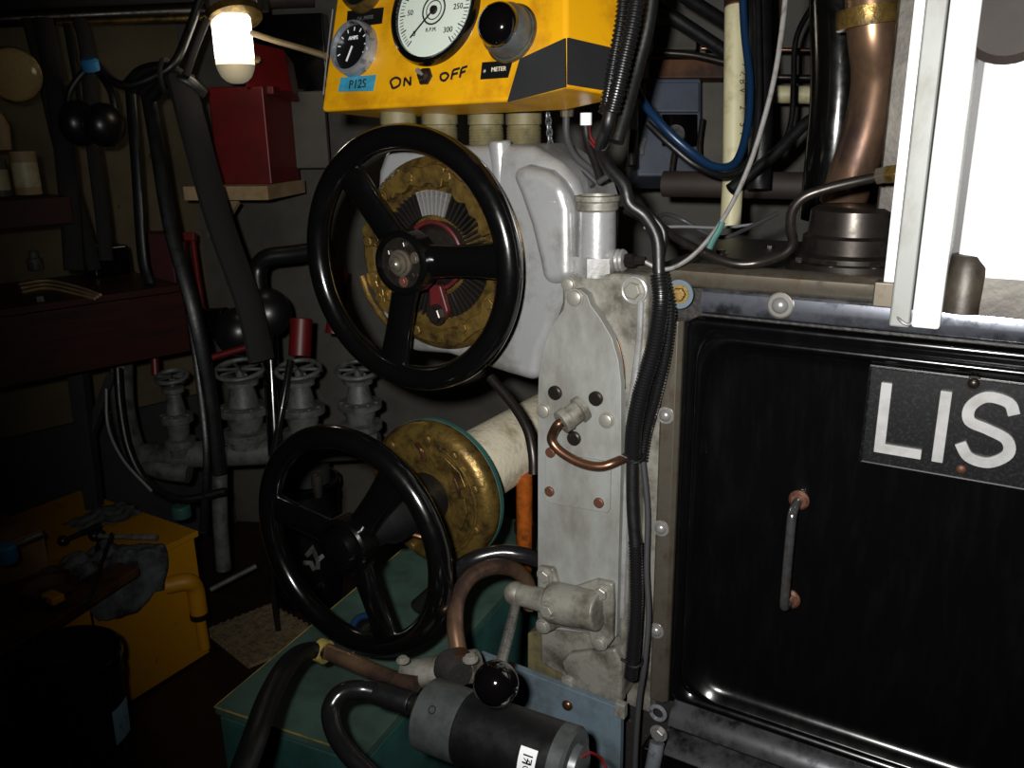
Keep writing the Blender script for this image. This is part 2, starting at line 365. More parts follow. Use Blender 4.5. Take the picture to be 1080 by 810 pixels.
# trims round the door
ta0 = EA(740, 318, .008)[0]
_, tz1 = EA(740, 305, .008); _, tz0 = EA(740, 330, .008)
mb = MB()
mb.rings([[E(a, w, z) for w, z in ((.0, tz0), (.006, tz0), (.0105, tz0+.004), (.012, (tz0+tz1)/2), (.0095, tz1-.003), (.004, tz1), (-.02, tz1), (-.02, tz0))] for a in (ta0, ta0+.001, 1.05)])
mb.build('top_trim', 'chrome_dark', eng, smooth=50)
mb = MB()
l0 = EA(690, 600, .004)[0]; l1 = EA(711, 560, .004)[0]
_, lz1 = EA(708, 338, .004); _, lz0 = EA(693, 738, .004)
mb.rings([[E(a, w, z) for a, w in ((l0, -.022), (l0, .004), (l0+.003, .007), (l1-.006, .007), (l1, .001), (l1, -.022))] for z in (lz0, lz1)])
mb.build('side_trim', 'trim_worn', eng, bevel=.001)
mb = MB(); l2 = l1+.014
mb.rings([[E(a, w, z) for a, w in ((l1, -.022), (l1, -.004), (l2, -.010), (l2, -.022))] for z in (lz0, lz1)])
mb.build('door_edge', 'black_paint', eng)
_, bz = EA(720, 764, .02)
mb = MB()
mb.rings([[E(a, w, z) for w, z in ((-.02, bz+.03), (.0, bz+.028), (.018, bz+.014), (.026, bz+.002), (.028, bz-.004), (.024, bz-.010), (.006, bz-.016), (-.02, bz-.016))] for a in (l1+.012, l1+.02, 1.05)])
mb.build('bottom_trim', 'chrome_low', eng, smooth=50)
mb = MB()
mb.rings([[E(a, w, z) for w, z in ((-.02, bz-.03), (.012, bz-.034), (.03, bz-.044), (.036, bz-.052), (.03, bz-.062), (-.02, bz-.07))] for a in (l1+.01, 1.05)])
mb.build('lower_rail', 'chrome_low', eng, smooth=50)
ebox(MB(), l0-.01, 1.1, -.3, .012, .1, bz-.075).build('sump', 'black_paint', eng, bevel=.006)
for x, y in ((702, 438), (697, 557), (692, 665)): fast('dome', W(x, y, .007), WD, .0088, eng, 'steel')
MB().lathe(W(823, 322, .011), WD, [(0, .0165), (.002, .0165), (.0025, .012)], 32).build('washer', 'trim_worn', eng)
fast('dome', W(823, 322, .0125), WD, .0105, eng, 'steel')
wq = MB().lathe(W(717, 310, .006), WD, [(0, .0195), (.003, .0195), (.003, 0)], 32).build('washer', 'washer', eng)
fast('hex', W(717, 310, .009), WD, .0095, eng, 'brass')
# bottom stud, elbow and nut
mb = MB(); mb.torus(W(694, 752, .012), WD, .0115, .0035, 32, 8); mb.build('stud_ring', 'chrome', eng)
fast('hex', W(695, 773, .008), WD, .0105, eng, 'steel')
mb = MB(); mb.tube([W(693, 783, .012), W(690, 800, .02), W(684, 830, .02)], .012); mb.build('drain_elbow', 'chrome', eng)
# crankcase top flange bar in front of the cylinder
_, fz1 = EA(740, 282, 0); _, fz0 = EA(740, 303, 0)
mb = MB(); fa0 = EA(707, 290, 0)[0]; fa1 = EA(935, 300, 0)[0]
mb.rings([[E(a, w, z) for w, z in ((-.03, fz0-.002), (-.004, fz0-.002), (.002, fz0+.004), (.002, fz1-.006), (-.008, fz1), (-.03, fz1))] for a in (fa0, fa1)])
mb.build('flange_bar', 'trim_worn', eng, smooth=50)
ebox(MB(), fa1-.012, fa1+.012, -.01, .012, fz0-.004, fz0+.026).build('dowel_block', 'trim_worn', eng, bevel=.002)
# cylinder block: narrow liner edge, flange band, deep white block
ca0 = EA(937, 331, .0)[0]; cz0 = fz0-.024
z9 = 1.75
ebox(MB(), ca0-.009, ca0+.02, -.2, .004, cz0+.016, z9).build('block_gasket', 'white', eng, bevel=.002)
M['base_shade'] = mat('block_foot_shade_brown', (60, 55, 46), .45, .3, col2=(34, 27, 20), scale=26, cut=.5, bump=.12)  # mottled brown, darkened to paint in the shadow at the block's foot
ebox(MB(), ca0-.047, ca0-.012, -.24, -.13, cz0+.03, z9).build('cylinder_back', 'base_shade', eng, bevel=.004)
M['seam'] = mat('grey_seam', (44, 43, 44), .5)
ca1 = EA(962, 320, .02)[0]; ca2 = EA(994, 325, .02)[0]
ebox(MB(), ca0+.004, ca1, -.2, .020, cz0, z9).build('block_flange', 'cover', eng, bevel=.003)
ebox(MB(), ca1+.0015, ca2, -.2, .024, cz0+.002, z9).build('block_rib', 'white', eng, bevel=.004)
mb = MB()
mb.rings([[E(a, w, z) for a, w in ((ca2-.01, -.2), (ca2+.007, -.02), (ca2+.0075, -.004), (ca2+.014, .001), (ca2+.03, .004), (ca2+.09, .004), (ca2+.35, .004), (ca2+.35, -.2))] for z in (cz0+.055, z9)])
mb.build('cylinder_block', 'white', eng, smooth=60)
ebox(MB(), ca2-.002, ca2+.02, -.2, -.018, cz0+.01, z9).build('seam', 'seam', eng)
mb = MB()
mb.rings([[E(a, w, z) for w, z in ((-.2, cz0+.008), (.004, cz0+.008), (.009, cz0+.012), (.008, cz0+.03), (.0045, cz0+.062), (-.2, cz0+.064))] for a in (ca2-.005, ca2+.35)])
mb.build('block_base', 'base_shade', eng, smooth=50)
mb = MB().lathe(W(1018, 300, -.012), Z, [(-.03, .028), (.022, .025), (.034, .018), (.038, 0)], 24); mb.build('core_plug_boss', 'base_shade', eng)
mb = MB().lathe(W(1068, 14, .0), WD, [(0, .05), (.012, .05), (.02, .042), (.02, 0)], 32); mb.build('cylinder_port', 'ceiling', eng)
mb = MB().tube([W(944, 330, .016), W(950, 338, .02), W(958, 342, .02), W(968, 336, .016)], .0022, n=8); mb.build('wire_clip', 'steel', eng)
# stuff on the crankcase deck: round exhaust base
ec = W(900, 252, -.16); ec = V((ec.x, ec.y, 1.15))
mb = MB().lathe(ec, Z, [(0, .085), (.018, .085), (.02, .078), (.026, .078), (.03, .066), (.05, .066), (.054, .06), (.085, .058), (.09, .05), (.09, 0)], 48); mb.build('exhaust_base', 'dark_steel', eng)
for i in range(5):
    t = math.radians(150+40*i); fast('hex', ec+V((math.cos(t), math.sin(t), 0))*.076+Z*.018, Z, .008, eng, 'dark_steel')
for x, y, r in ((724, 262, .009), (760, 268, .008), (860, 276, .01), (812, 262, .007), (700, 250, .009)):
    p = onplane(x, y, V((0, 0, 1.15)), Z); fast('hex', p, Z, r, eng, 'dark_steel')

# exhaust pipe
ep = thing('exhaust_pipe', 'bronzed exhaust pipe rising beside the white cylinder block, dark lagged pipe at its left', 'pipe', ec+Z*.09)
d9 = 1.2
MB().tube([A(916, -60, 1.12), A(920, 30, 1.14), A(924, 80, 1.17), A(916, 130, 1.2), A(900, 180, 1.23), A(888, 215, 1.26)], .0325, n=28).build('pipe', 'exhaust', ep)
MB().lathe(A(917, 18, 1.135), (A(918, -40, 1.12)-A(919, 60, 1.15)), [(-.012, .034), (-.012, .042), (.012, .042), (.012, .034)], 36).build('clamp_band', 'brass', ep)
MB().cyl(A(955, 17, 1.10), A(980, 15, 1.10), .009).build('clamp_screw', 'brass', ep)
lp = MB().tube([A(884, -40, 1.30), A(886, 80, 1.33), A(880, 160, 1.36), A(872, 230, 1.40)], .044, n=24).build('lagged_pipe', 'black_paint'); tag(lp, 'black pipe standing behind the bronzed exhaust pipe', 'pipe')

#=====COLUMN=====
col = thing('control_column', 'grey painted upright gear control case with bolted cover plates beside the black door', 'gear case', E(0, 0, 0))
def wprism(mb, pts, w0, w1): return mb.prism([W(x, y, w1) for x, y in pts], WD*(w0-w1))
# main casting behind the covers
c0 = EA(597, 296, .05)[0]; c1 = EA(681, 300, .05)[0]
cl = EA(568, 560, .05)[0]; cr = EA(664, 560, .05)[0]
mb = MB(); wprism(mb, [(569, 420), (569, 700), (590, 712), (604, 722), (655, 742), (661, 640), (664, 560), (668, 460), (681, 375), (683, 312), (680, 292), (664, 289), (598, 289), (592, 296), (592, 320), (572, 380)], -.05, .05)
mb.build('column_casting', 'silver_dirty', col, bevel=.007, seg=3)
# raised rim along its right front edge
mb = MB().tube([W(676, 318, .05), W(674, 360, .05), W(667, 420, .05), W(662, 480, .05), W(659, 560, .05), W(656, 650, .05)], .005, n=10); mb.build('casting_rim', 'silver', col)
# side web towards the engine
w0 = EA(684, 400, .0)[0]
ebox(MB(), w0-.02, l0, -.05, .002, .46, 1.115).build('side_web', 'silver_dirty', col, bevel=.002)
# tall cover
cv = [(567, 662), (567, 560), (567, 420), (568, 395), (573, 366), (582, 343), (594, 326), (596, 314), (602, 306), (611, 305), (619, 311), (623, 322), (632, 334), (645, 356), (652, 380), (655, 405), (655, 480), (653, 560), (651, 640), (650, 672)]
mb = MB(); wprism(mb, cv, .05, .066)
cvp = mb.build('cover_plate', 'cover', col, bevel=.0012)
mb = MB().tube([W(x, y, .052) for x, y in ((627, 324), (640, 341), (651, 361), (657, 385), (658.5, 410))], .0022, n=8); mb.build('gasket_edge', 'copper', col)
# rectangular small plate
mb = MB(); wprism(mb, [(575, 477), (575, 528), (580, 531), (640, 541), (643, 538), (644, 492), (640, 487)], .066, .070); mb.build('small_cover', 'cover', col, bevel=.0008)
for x, y in ((581, 477), (580, 518), (632, 530)): fast('slot', W(x, y, .0695), WD, .0078, col, 'rust_bolt')
for x, y in ((586, 414), (629, 420), (606, 462)): fast('slot', W(x, y, .066), WD, .0105, col, 'dark_steel')
for x, y, r in ((574, 433, .0098), (640, 443, .0098), (607, 314, .0105)): fast('round', W(x, y, .066), WD, r, col, 'bolt')
fast('hex', W(669, 306, .053), WD, .0115, col); fast('round', W(600, 300, .05), WD, .009, col)
MB().torus(W(669, 306, .05), WD, .0165, .0028, 32, 8).build('bolt_boss', 'silver', col)
# tee-shaped filler / sender housing on the top
tb = W(629, 290, .03); top = W(629, 205, .03)
tv = Z
hgt = (top-tb).length
tee = thing('sender_housing', 'silver vertical pipe fitting with a rusty collar standing on the control case', 'pipe fitting', tb)
rr = .0265
MB().lathe(tb, Z, [(0, rr+.002), (.004, rr+.002), (.004, rr), (hgt*.8, rr*.96), (hgt*.8, rr*.98), (hgt*.8+.001, rr*.9), (hgt*.8+.001, 0)], 36).build('body', 'silver', tee)
MB().lathe(tb+Z*hgt*.8, Z, [(0, rr*.99), (.003, rr*1.08), (.012, rr*1.08), (.014, rr*1.16), (.02, rr*1.16), (.021, rr*.9), (.012, rr*.85), (.012, 0)], 36).build('collar', 'silver_dirty', tee)
MB().lathe(tb+Z*.0, Z, [(0, rr*1.15), (.026, rr*1.15), (.028, rr)], 6).build('base_hex', 'silver', tee)
b0 = tb+Z*.02; q = W(663, 275, .03)-W(629, 275, .03); q = q.normalized()
MB().lathe(b0, q, [(0, .015), (.03, .015)]+[(.03+.003*i, .0155 if i % 2 else .0135) for i in range(5)]+[(.045, .0)], 28).build('side_outlet', 'silver', tee)
MB().lathe(b0+q*.044, q, [(0, .010), (.012, .010), (.014, .006), (.028, .005), (.028, 0)], 6).build('gland_nut', 'dark_steel', tee)
# gland with copper pipe on the cover
cb = W(610, 436, .066); ct = W(599, 446, .066)+WD*.012
gd = (W(588, 449, .095)-W(610, 434, .066)).normalized()
gl = thing('oil_pipe', 'bent copper-streaked oil pipe leaving a union on the grey cover plate', 'pipe', cb)
MB().lathe(W(612, 432, .066), gd, [(-.005, .019), (.004, .019), (.005, .0155), (.022, .0155), (.023, .0175), (.034, .0168), (.035, .009), (.03, .008), (.03, 0)], 28).build('union', 'silver_dirty', gl)
pe = W(612, 432, .066)+gd*.03
MB().tube([pe, pe+gd*.01, W(584, 455, .09), W(582, 465, .09), W(592, 477, .09), W(612, 488, .088), W(632, 492, .084), W(648, 488, .074), W(664, 480, .05)], .0068, n=14).build('pipe', 'copper', gl)
# shaft boss and lever bracket at the foot of the column
br = thing('lever_bracket', 'cast lever bracket with a horizontal shaft boss bolted low on the control case', 'bracket', W(600, 650, .066))
bw = .086
MB().cyl(W(580, 634, bw), W(633, 645, bw), .031, .029, 32).build('shaft_boss', 'silver_dirty', br, bevel=.004)
MB().cyl(W(541, 625, bw), W(585, 636, bw), .0165, .019, 24).build('shaft', 'silver_dirty', br, bevel=.003)
MB().sphere(W(544, 626, bw), .019).build('shaft_end', 'silver_dirty', br)
mb = MB(); wprism(mb, [(566, 598), (583, 600), (590, 625), (628, 612), (646, 616), (647, 640), (646, 676), (636, 688), (624, 684), (620, 668), (590, 662), (578, 668), (566, 660)], .064, .076); mb.build('bracket_plate', 'silver_dirty', br, bevel=.004, seg=3)
for x, y, k in ((575, 607, 'hex'), (635, 625, 'hex'), (633, 678, 'round'), (573, 660, 'round')): fast(k, W(x, y, .076), WD, .010, br)
fast('hex', W(588, 634, bw)+WD*.028, WD, .0105, br)
# lever with ball knob
kn = A(523, 721, .985); lt = W(544, 638, .085)
lv = thing('control_lever', 'steel lever ending in a black ball knob above the electric motor', 'lever', kn)
MB().cyl(lt, kn, .0085, .0065, 16).build('lever_rod', 'steel', lv)
MB().sphere(kn, .0265, 20).build('knob', 'glass_dark', lv)
# foot of the column and the blue-grey mounting plate
mb = MB(); wprism(mb, [(590, 700), (600, 690), (648, 684), (655, 700), (655, 745), (604, 728)], .04, .062); mb.build('foot_casting', 'silver_dirty', col, bevel=.006)
mb = MB(); wprism(mb, [(556, 668), (572, 664), (582, 690), (594, 700), (604, 728), (556, 712)], -.02, .03); mb.build('olive_flange', 'green_paint', col, bevel=.003)
fast('round', W(600, 719, .062), WD, .010, col)
pl = thing('mounting_plate', 'blue-grey steel mounting plate behind the black electric motor', 'plate', W(600, 800, .05))
mb = MB(); mb.prism([W(505, 690, .09), W(655, 748, .07), W(652, 900, .07), W(500, 900, .09)], WD*-.012); mb.build('plate', 'blue_grey', pl, bevel=.001)
fast('dome', W(599, 743, .0745), WD, .0095, pl, 'copper'); fast('hex', W(547, 722, .082), WD, .007, pl, 'dark_steel')
mb = MB().box(W(655, 748, .075), (U, WD, Z), (.008, .006, .012)); mb.build('clamp', 'bolt', pl, bevel=.001)

# ------------------------------------------------------------ gearbox housing (silver) with the brass clutch face
gb_ = thing('gearbox_housing', 'rounded silver gearbox casting behind the upper handwheel', 'gearbox', W(500, 390, -.1))
WC = A(430, 276, 1.22); DC = WC - WD*.062
dw = (DC-P0).dot(WD)
cw = dw-.022
def arcp(P, k=4): return catmull(P, k)
out = [(404, 156), (520, 153), (560, 153), (588, 172), (606, 190), (614, 215), (613, 300), (592, 330), (572, 372), (566, 405), (534, 396), (500, 385), (470, 375), (430, 372), (400, 340), (392, 250), (396, 180)]
mb = MB(); mb.prism([W(x, y, cw) for x, y in out], WD*-.13); mb.build('housing', 'silver', gb_, bevel=.018, seg=5, smooth=60)
# raised shoulder ribs
mb = MB(); mb.prism([W(x, y, cw+.022) for x, y in ((535, 180), (553, 174), (576, 180), (594, 196), (601, 220), (602, 299), (571, 301), (566, 275), (557, 238), (546, 206))], WD*-.06); mb.build('shoulder', 'silver', gb_, bevel=.016, seg=6, smooth=75)
MB().cyl(W(527, 148, cw-.012), W(531, 205, cw-.016), .016).build('top_boss', 'silver', gb_, bevel=.004)
# brass face
M['purple_red'] = mat('greasy_red_paint', (74, 8, 12), .5, col2=(40, 14, 12), scale=50)
fc = thing('brass_clutch_face', 'oily round brass clutch face with fins, behind the upper handwheel', 'clutch', DC)
RB = .144
MB().lathe(DC, WD, [(-.026, RB*.97), (-.022, RB), (-.010, RB), (-.004, RB*.97), (0, RB*.93), (.004, RB*.91), (.004, RB*.80), (-.004, RB*.77), (-.006, RB*.66), (-.018, RB*.64), (-.018, 0)], 72).build('rim', 'brass', fc)
xx, yy, zz = frame(WD)
def pol(c, t, r, h=0): return c+(U*math.cos(t)+Z*math.sin(t))*r+WD*h
# scalloped cam ring
for t0, t1, rr0, rr1 in ((20, 70, .10, .128), (75, 128, .104, .132), (150, 175, .10, .13), (195, 235, .112, .13), (280, 345, .112, .134), (-8, 14, .112, .13)):
    mb = MB(); P = []
    n_ = 10
    for i in range(n_+1):
        t = math.radians(t0+(t1-t0)*i/n_); P.append((t, rr1+.003*math.sin(i*1.3)))
    Q = [(math.radians(t1-(t1-t0)*i/n_), rr0+.004*math.sin(i*1.9)) for i in range(n_+1)]
    mb.prism([pol(DC, t, r, .012) for t, r in P+Q], WD*-.016); mb.build('cam_segment', 'brass', fc, bevel=.002)
for i, (t, r) in enumerate(((72, .122), (104, .118), (135, .12), (30, .124), (330, .122), (300, .116), (172, .118), (215, .12), (12, .12), (255, .118))):
    fast('hex' if i % 3 else 'slot', pol(DC, math.radians(t), r, .010), WD, .008, fc, 'brass')
for i in range(64):
    t = math.radians(i*360/64); p = pol(DC, t, .078, -.008); rd = (U*math.cos(t)+Z*math.sin(t)); tn = WD.cross(rd)
    if i == 0:
        mbf = MB().box(V((0, 0, 0)), (V((1, 0, 0)), V((0, 1, 0)), Z), (.018, .0014, .007)); fm = mbf.build('fin', 'dark_steel', fc); fme = fm.data; fm['org_'] = (0, 0, 0)
        fme.transform(Matrix.Translation(DC)); fo = fm
    else: fo = bpy.data.objects.new('fin', fme); C.objects.link(fo); fo.parent = fc
    q = p-DC
    fo.matrix_local = Matrix(((rd.x, tn.x, WD.x, q.x), (rd.y, tn.y, WD.y, q.y), (rd.z, tn.z, WD.z, q.z), (0, 0, 0, 1)))
    if i in (13, 14, 15, 16, 17, 18, 19): fo.material_slots[0].link = 'OBJECT'; fo.material_slots[0].material = M['steel']
MB().torus(DC+WD*.0, WD, .050, .0035, 48, 10).build('red_ring', 'purple_red', fc)
MB().lathe(DC, WD, [(-.018, .05), (.0, .046), (.02, .03), (.04, .022), (.04, 0)], 36).build('hub_cone', 'dark_steel', fc)
mb = MB(); mb.prism([pol(DC, math.radians(t), r, .014) for t, r in ((268, .04), (296, .045), (292, .085), (285, .096), (274, .096), (268, .085))], WD*-.012); mb.build('red_bracket', 'purple_red', fc, bevel=.003)
fast('hex', pol(DC, math.radians(278), .086, .014), WD, .012, fc, 'dark_steel')
MB().tube([pol(DC, math.radians(t), .136, .016) for t in range(196, 250, 8)], .005, n=10).build('bright_brass_bar', 'brass', fc)

# ------------------------------------------------------------ handwheels
def handwheel(Cn, label, angs, grp, sock=True):
    R = .172
    r_ = thing('handwheel', label, 'handwheel', Cn, grp)
    MB().torus(Cn, WD, R, .018, 96, 20).build('rim', 'black_paint', r_)
    hc = Cn+WD*.012
    MB().lathe(Cn, WD, [(-.05, .018), (-.03, .02), (-.022, .038), (-.012, .046), (.016, .046), (.02, .043), (.021, .038), (.010, .036), (.010, 0)], 48).build('hub', 'black_paint', r_)
    for a in angs:
        t = math.radians(a); rd = U*math.cos(t)+Z*math.sin(t); tn = WD.cross(rd); rs = []
        for i in range(9):
            f = i/8; r = .036+(R-.008-.036)*f; h = -.004+.0*f; ww = .024-.003*math.sin(math.pi*f)+.003*f; hh = .012
            c = Cn+rd*r+WD*h
            rs.append([c+tn*ww*math.cos(q)*1+WD*hh*math.sin(q) for q in [2*math.pi*j/14 for j in range(14)]])
        MB().rings(rs).build('spoke', 'black_paint', r_, smooth=60)
    return r_, hc
hw1, hc = handwheel(WC, 'upper black three-spoke handwheel in front of the brass clutch face', (4, 130, 256), 'black handwheels of the gearbox')
h2 = MB().lathe(WC+WD*.010, WD, [(0, .037), (.004, .036), (.004, .0)], 36).build('hub_plate', 'dark_steel', hw1)
MB().lathe(WC+WD*.012, WD, [(0, .019), (.006, .019), (.007, .015), (.012, .015), (.013, .011), (.018, .010), (.019, .006), (.021, .004), (.021, 0)], 28).build('hub_nut', 'trim_worn', hw1)
for a, m in ((80, 'dark_steel'), (200, 'dark_steel'), (275, 'rust_bolt'), (320, 'dark_steel'), (20, 'trim_worn'), (150, 'dark_steel')):
    fast('hex', pol(WC, math.radians(a), .0265, .014), WD, .0058, hw1, m)
MB().cyl(WC-WD*.062, WC+WD*.02, .014).build('shaft', 'dark_steel', hw1)
WC2 = A(369, 573, 1.31)
hw2, hc2 = handwheel(WC2, 'lower black three-spoke handwheel above the teal box', (54, 172, 292), 'black handwheels of the gearbox')
MB().lathe(WC2+WD*.010, WD, [(0, .037), (.012, .034), (.022, .028), (.026, .018), (.026, 0)], 36).build('hub_cap', 'black_paint', hw2)
for a in (50, 170, 290): fast('round', pol(WC2, math.radians(a), .03, .012), WD, .0065, hw2, 'dark_steel')
MB().lathe(WC2+Z*.0+pol(V((0,0,0)), math.radians(128), .095, .0), Z, [(-.01, .006), (.012, .009), (.026, .009), (.028, .005), (.028, 0)], 16).build('grease_nipple', 'dark_steel', hw2)
# lower clutch tube and flange
FC = WC2-WD*.205
tf = thing('lower_drive', 'round brass flange on a cream lagged drive tube, behind the lower handwheel', 'drive unit', FC)
MB().lathe(WC2, -WD, [(.03, .026), (.07, .03), (.09, .04), (.205, .046), (.205, 0)], 32).build('shaft_sleeve', 'rubber', tf)
RF = .131
MB().lathe(FC, -WD, [(-.010, 0), (-.010, RF*.86), (-.006, RF*.93), (0, RF*.97), (.006, RF), (.02, RF)], 72).build('flange_face', 'brass', tf)
MB().lathe(FC, -WD, [(.02, RF*.99), (.021, RF*1.005), (.030, RF*1.005), (.036, RF*.9), (.036, 0)], 72).build('flange_back', 'teal', tf)
MB().lathe(FC, -WD, [(.03, .066), (.06, .066), (.08, .069), (.62, .069), (.62, 0)], 48).build('lagged_tube', 'tube_white', tf)
MB().tube([pol(FC, math.radians(t), .104, .013) for t in range(-60, 80, 10)], .0035, n=8).build('face_ridge', 'brass', tf)
mb = MB(); mb.prism([pol(FC, math.radians(t), r, .016) for t, r in ((20, .06), (24, .095), (40, .098), (62, .096), (66, .062), (44, .07))], WD*-.008); mb.build('cam_segment', 'brass', tf, bevel=.002)
mb = MB(); mb.prism([pol(FC, math.radians(t), r, .016) for t, r in ((-30, .06), (-32, .085), (-5, .088), (12, .085), (12, .06))], WD*-.008); mb.build('cam_segment', 'brass', tf, bevel=.002)
MB().tube([pol(FC, math.radians(95), .10, .02), pol(FC, math.radians(88), .092, .024), pol(FC, math.radians(86), .074, .02)], .004, n=8).build('copper_link', 'copper', tf)
MB().tube([pol(FC, math.radians(38), .085, .02), pol(FC, math.radians(26), .084, .022), pol(FC, math.radians(16), .08, .02)], .0025, n=8).build('copper_link', 'copper', tf)
for t in (85, 340, 20, 130, 250, 295, 55): fast('round', pol(FC, math.radians(t), .108, .010), WD, .0075, tf, 'brass')
MB().tube([WC2-WD*.12-Z*.03+U*.01, WC2-WD*.14-Z*.042+U*.04, WC2-WD*.15-Z*.03+U*.07], .004, n=8).build('copper_strap', 'copper', tf)
#=====CONSOLE=====
# ------------------------------------------------------------ yellow instrument console
def cv3(x, y, z): return (RX*x + UP*y - FW*z)
cn = cv3(-.556, .048, .831).normalized(); ct_ = (U-cn*U.dot(cn)).normalized(); cvv = cn.cross(ct_).normalized()
CP = A(450, 60, 1.17)
def K(x, y, h=0.): return onplane(x, y, CP+cn*h, cn)
cq = (-WD*.9+U*.35-Z*.10).normalized()
con = thing('instrument_console', 'yellow instrument console with dials, black tape and handwritten ON and OFF', 'control panel', K(480, 110))
fr = [K(338, 118), K(535, 107), K(597, 92), K(597, -70), K(362, -60)]
mb = MB(); mb.rings([[p+cq*.105 for p in fr], fr]); mb.build('casing', 'yellow', con, bevel=.006, seg=3)
# tape band wrapping the corner: front piece and side piece
fp = [K(535, 107, .0012), K(548, 62, .0012), K(596, 40, .0012), K(596.5, 91, .0012)]
mb = MB(); mb.prism(fp, -cn*.0025)
e1, e2 = K(598.5, 40, -.001), K(598.5, 89, -.001); sn = cq.cross(e1-e2).normalized()
if sn.dot(RX) < 0: sn = -sn
sd = [e2+sn*.0015, e1+sn*.0015, e1+cq*.103-UP*.002+sn*.0015, e2+cq*.103+sn*.0015]
mb.prism(sd, -sn*.0025)
mb.build('black_tape', 'tape', con)
# main dial
def kr(x, y, x2, y2): return (K(x, y)-K(x2, y2)).length
dc = K(460, 12)
rb = .5*(kr(452, 67, 460, 12)+kr(414, 20, 460, 12)); 
dl = MB().lathe(dc, cn, [(0, rb), (.004, rb), (.010, rb*.97), (.012, rb*.92), (.009, rb*.86), (.004, rb*.85), (.004, 0)], 64).build('main_dial', 'black_paint', con)
MB().lathe(dc, cn, [(.0042, rb*.85), (.005, rb*.85), (.005, 0)], 64).build('dial_face', 'dial', dl)
mb = MB(); rf = rb*.85
for i in range(61):
    t = math.radians(-140+280*i/60); rd = ct_*math.sin(t)+cvv*math.cos(t); s_ = .10 if i % 5 else .15
    stroke(mb, [dc+cn*.005+rd*rf*.95, dc+cn*.005+rd*rf*(.95-s_)], .0009 if i % 5 else .0016, cn, .0004)
stuff(mb.build('dial_ticks', 'ink', dl))
for i, tx in enumerate(('0', '5', '10', '15', '20', '25', '30')):
    t = math.radians(-135+45*i); rd = ct_*math.sin(t)+cvv*math.cos(t)
    text(tx+'0' if i else '0', dc+cn*.0052+rd*rf*.66, ct_, cvv, rf*.17, 'ink', dl)
text('R.P.M.', dc+cn*.0052-cvv*rf*.42, ct_, cvv, rf*.12, 'ink', dl)
MB().torus(dc+cn*.005, cn, rf*.30, rf*.02, 32, 6).build('dial_ring', 'ink', dl); MB().torus(dc+cn*.005, cn, rf*.2, rf*.012, 32, 6).build('dial_ring', 'ink', dl)
mb = MB(); nd = (K(437, 40)-dc).normalized(); stroke(mb, [dc+cn*.006, dc+cn*.006+nd*rf*.78], .0022, cn, .0008); mb.lathe(dc+cn*.005, cn, [(0, rf*.10), (.003, rf*.08), (.003, 0)], 20); mb.build('needle', 'ink', dl)
MB().lathe(dc, cn, [(.0095, rf*1.0), (.0105, rf*1.0), (.0105, 0)], 48).build('dial_glass', 'glass', dl)
# small black gauge, and the one above it
for (gx, gy, first) in ((377, 53, True), (386, -12, False)):
    p = K(gx, gy); rg = kr(377, 81, 377, 53)*.98 if first else kr(377, 81, 377, 53)*.9
    gg = MB().lathe(p, cn, [(0, rg*1.02), (.012, rg*1.0), (.018, rg*.95), (.018, rg*.86), (.010, rg*.84), (.010, 0)], 48).build('small_gauge', 'chrome' if first else 'brass', con)
    MB().lathe(p+cn*.0102, cn, [(0, rg*.84), (.0006, rg*.84), (.0006, 0)], 40).build('gauge_face', 'dial_black', gg)
    mb = MB()
    for i in range(9):
        t = math.radians(-110+220*i/8); rd = ct_*math.sin(t)+cvv*math.cos(t)
        stroke(mb, [p+cn*.011+rd*rg*.76, p+cn*.011+rd*rg*.62], .0014, cn, .0003)
    stroke(mb, [p+cn*.0112-cvv*rg*.5-ct_*rg*.2, p+cn*.0112+cvv*rg*.05], .003, cn, .0004)
    stuff(mb.build('gauge_marks', 'white_flat', gg))
    text('AMPS', p+cn*.0112+cvv*rg*.35, ct_, cvv, rg*.2, 'white_flat', gg)
# pilot lamp
p = K(540, 36); rl = kr(540, 68, 540, 36)*.85
pb = MB().lathe(p, cn, [(0, rl*1.12), (.003, rl*1.12), (.004, rl*1.0), (.020, rl*.98), (.028, rl*.86), (.028, rl*.8), (.02, 0)], 48).build('pilot_lamp', 'motor_grey', con)
MB().torus(p+cn*.003, cn, rl*1.08, .0016, 48, 6).build('rim_ring', 'brass', pb)
MB().sphere(p+cn*.030, rl*.84, 16, cn, .8).build('lens', 'glass_dark', pb)
# small plates
def kplate(c, m, name, th=.0012):
    mb = MB(); mb.prism([q+cn*th for q in c], -cn*th*1.5); return mb.build(name, m, con)
kplate([K(366, 30), K(403, 25), K(405, 8), K(367, 12)], 'dial_black', 'label_plate'); text('OIL PRESS', K(385, 19, .0015), ct_, cvv, .0075, 'grey_paint', con)
kplate([K(507, 84), K(536, 82), K(541, 64), K(509, 66)], 'dial_black', 'label_plate'); text('METER', K(526, 73, .0015), ct_, cvv, .008, 'tube_white', con)
fast('dome', K(511, 75, .001), cn, .0018, con, 'steel')
kplate([K(357, 97), K(394, 96), K(397, 79), K(360, 82)], 'blue_tape', 'blue_label')
text('P12S', K(377, 89, .0015), (K(400, 86)-K(357, 90)).normalized(), cvv, .018, 'ink', con)
# toggle switch
tp = K(449, 81); tg = MB().lathe(tp, cn, [(0, .0125), (.003, .0125), (.004, .009), (.010, .008), (.010, 0)], 6).build('toggle_switch', 'dark_steel', con)
MB().cyl(tp+cn*.006, K(440, 74, .02), .0022, .0036, 14).build('switch_lever', 'steel', tg)
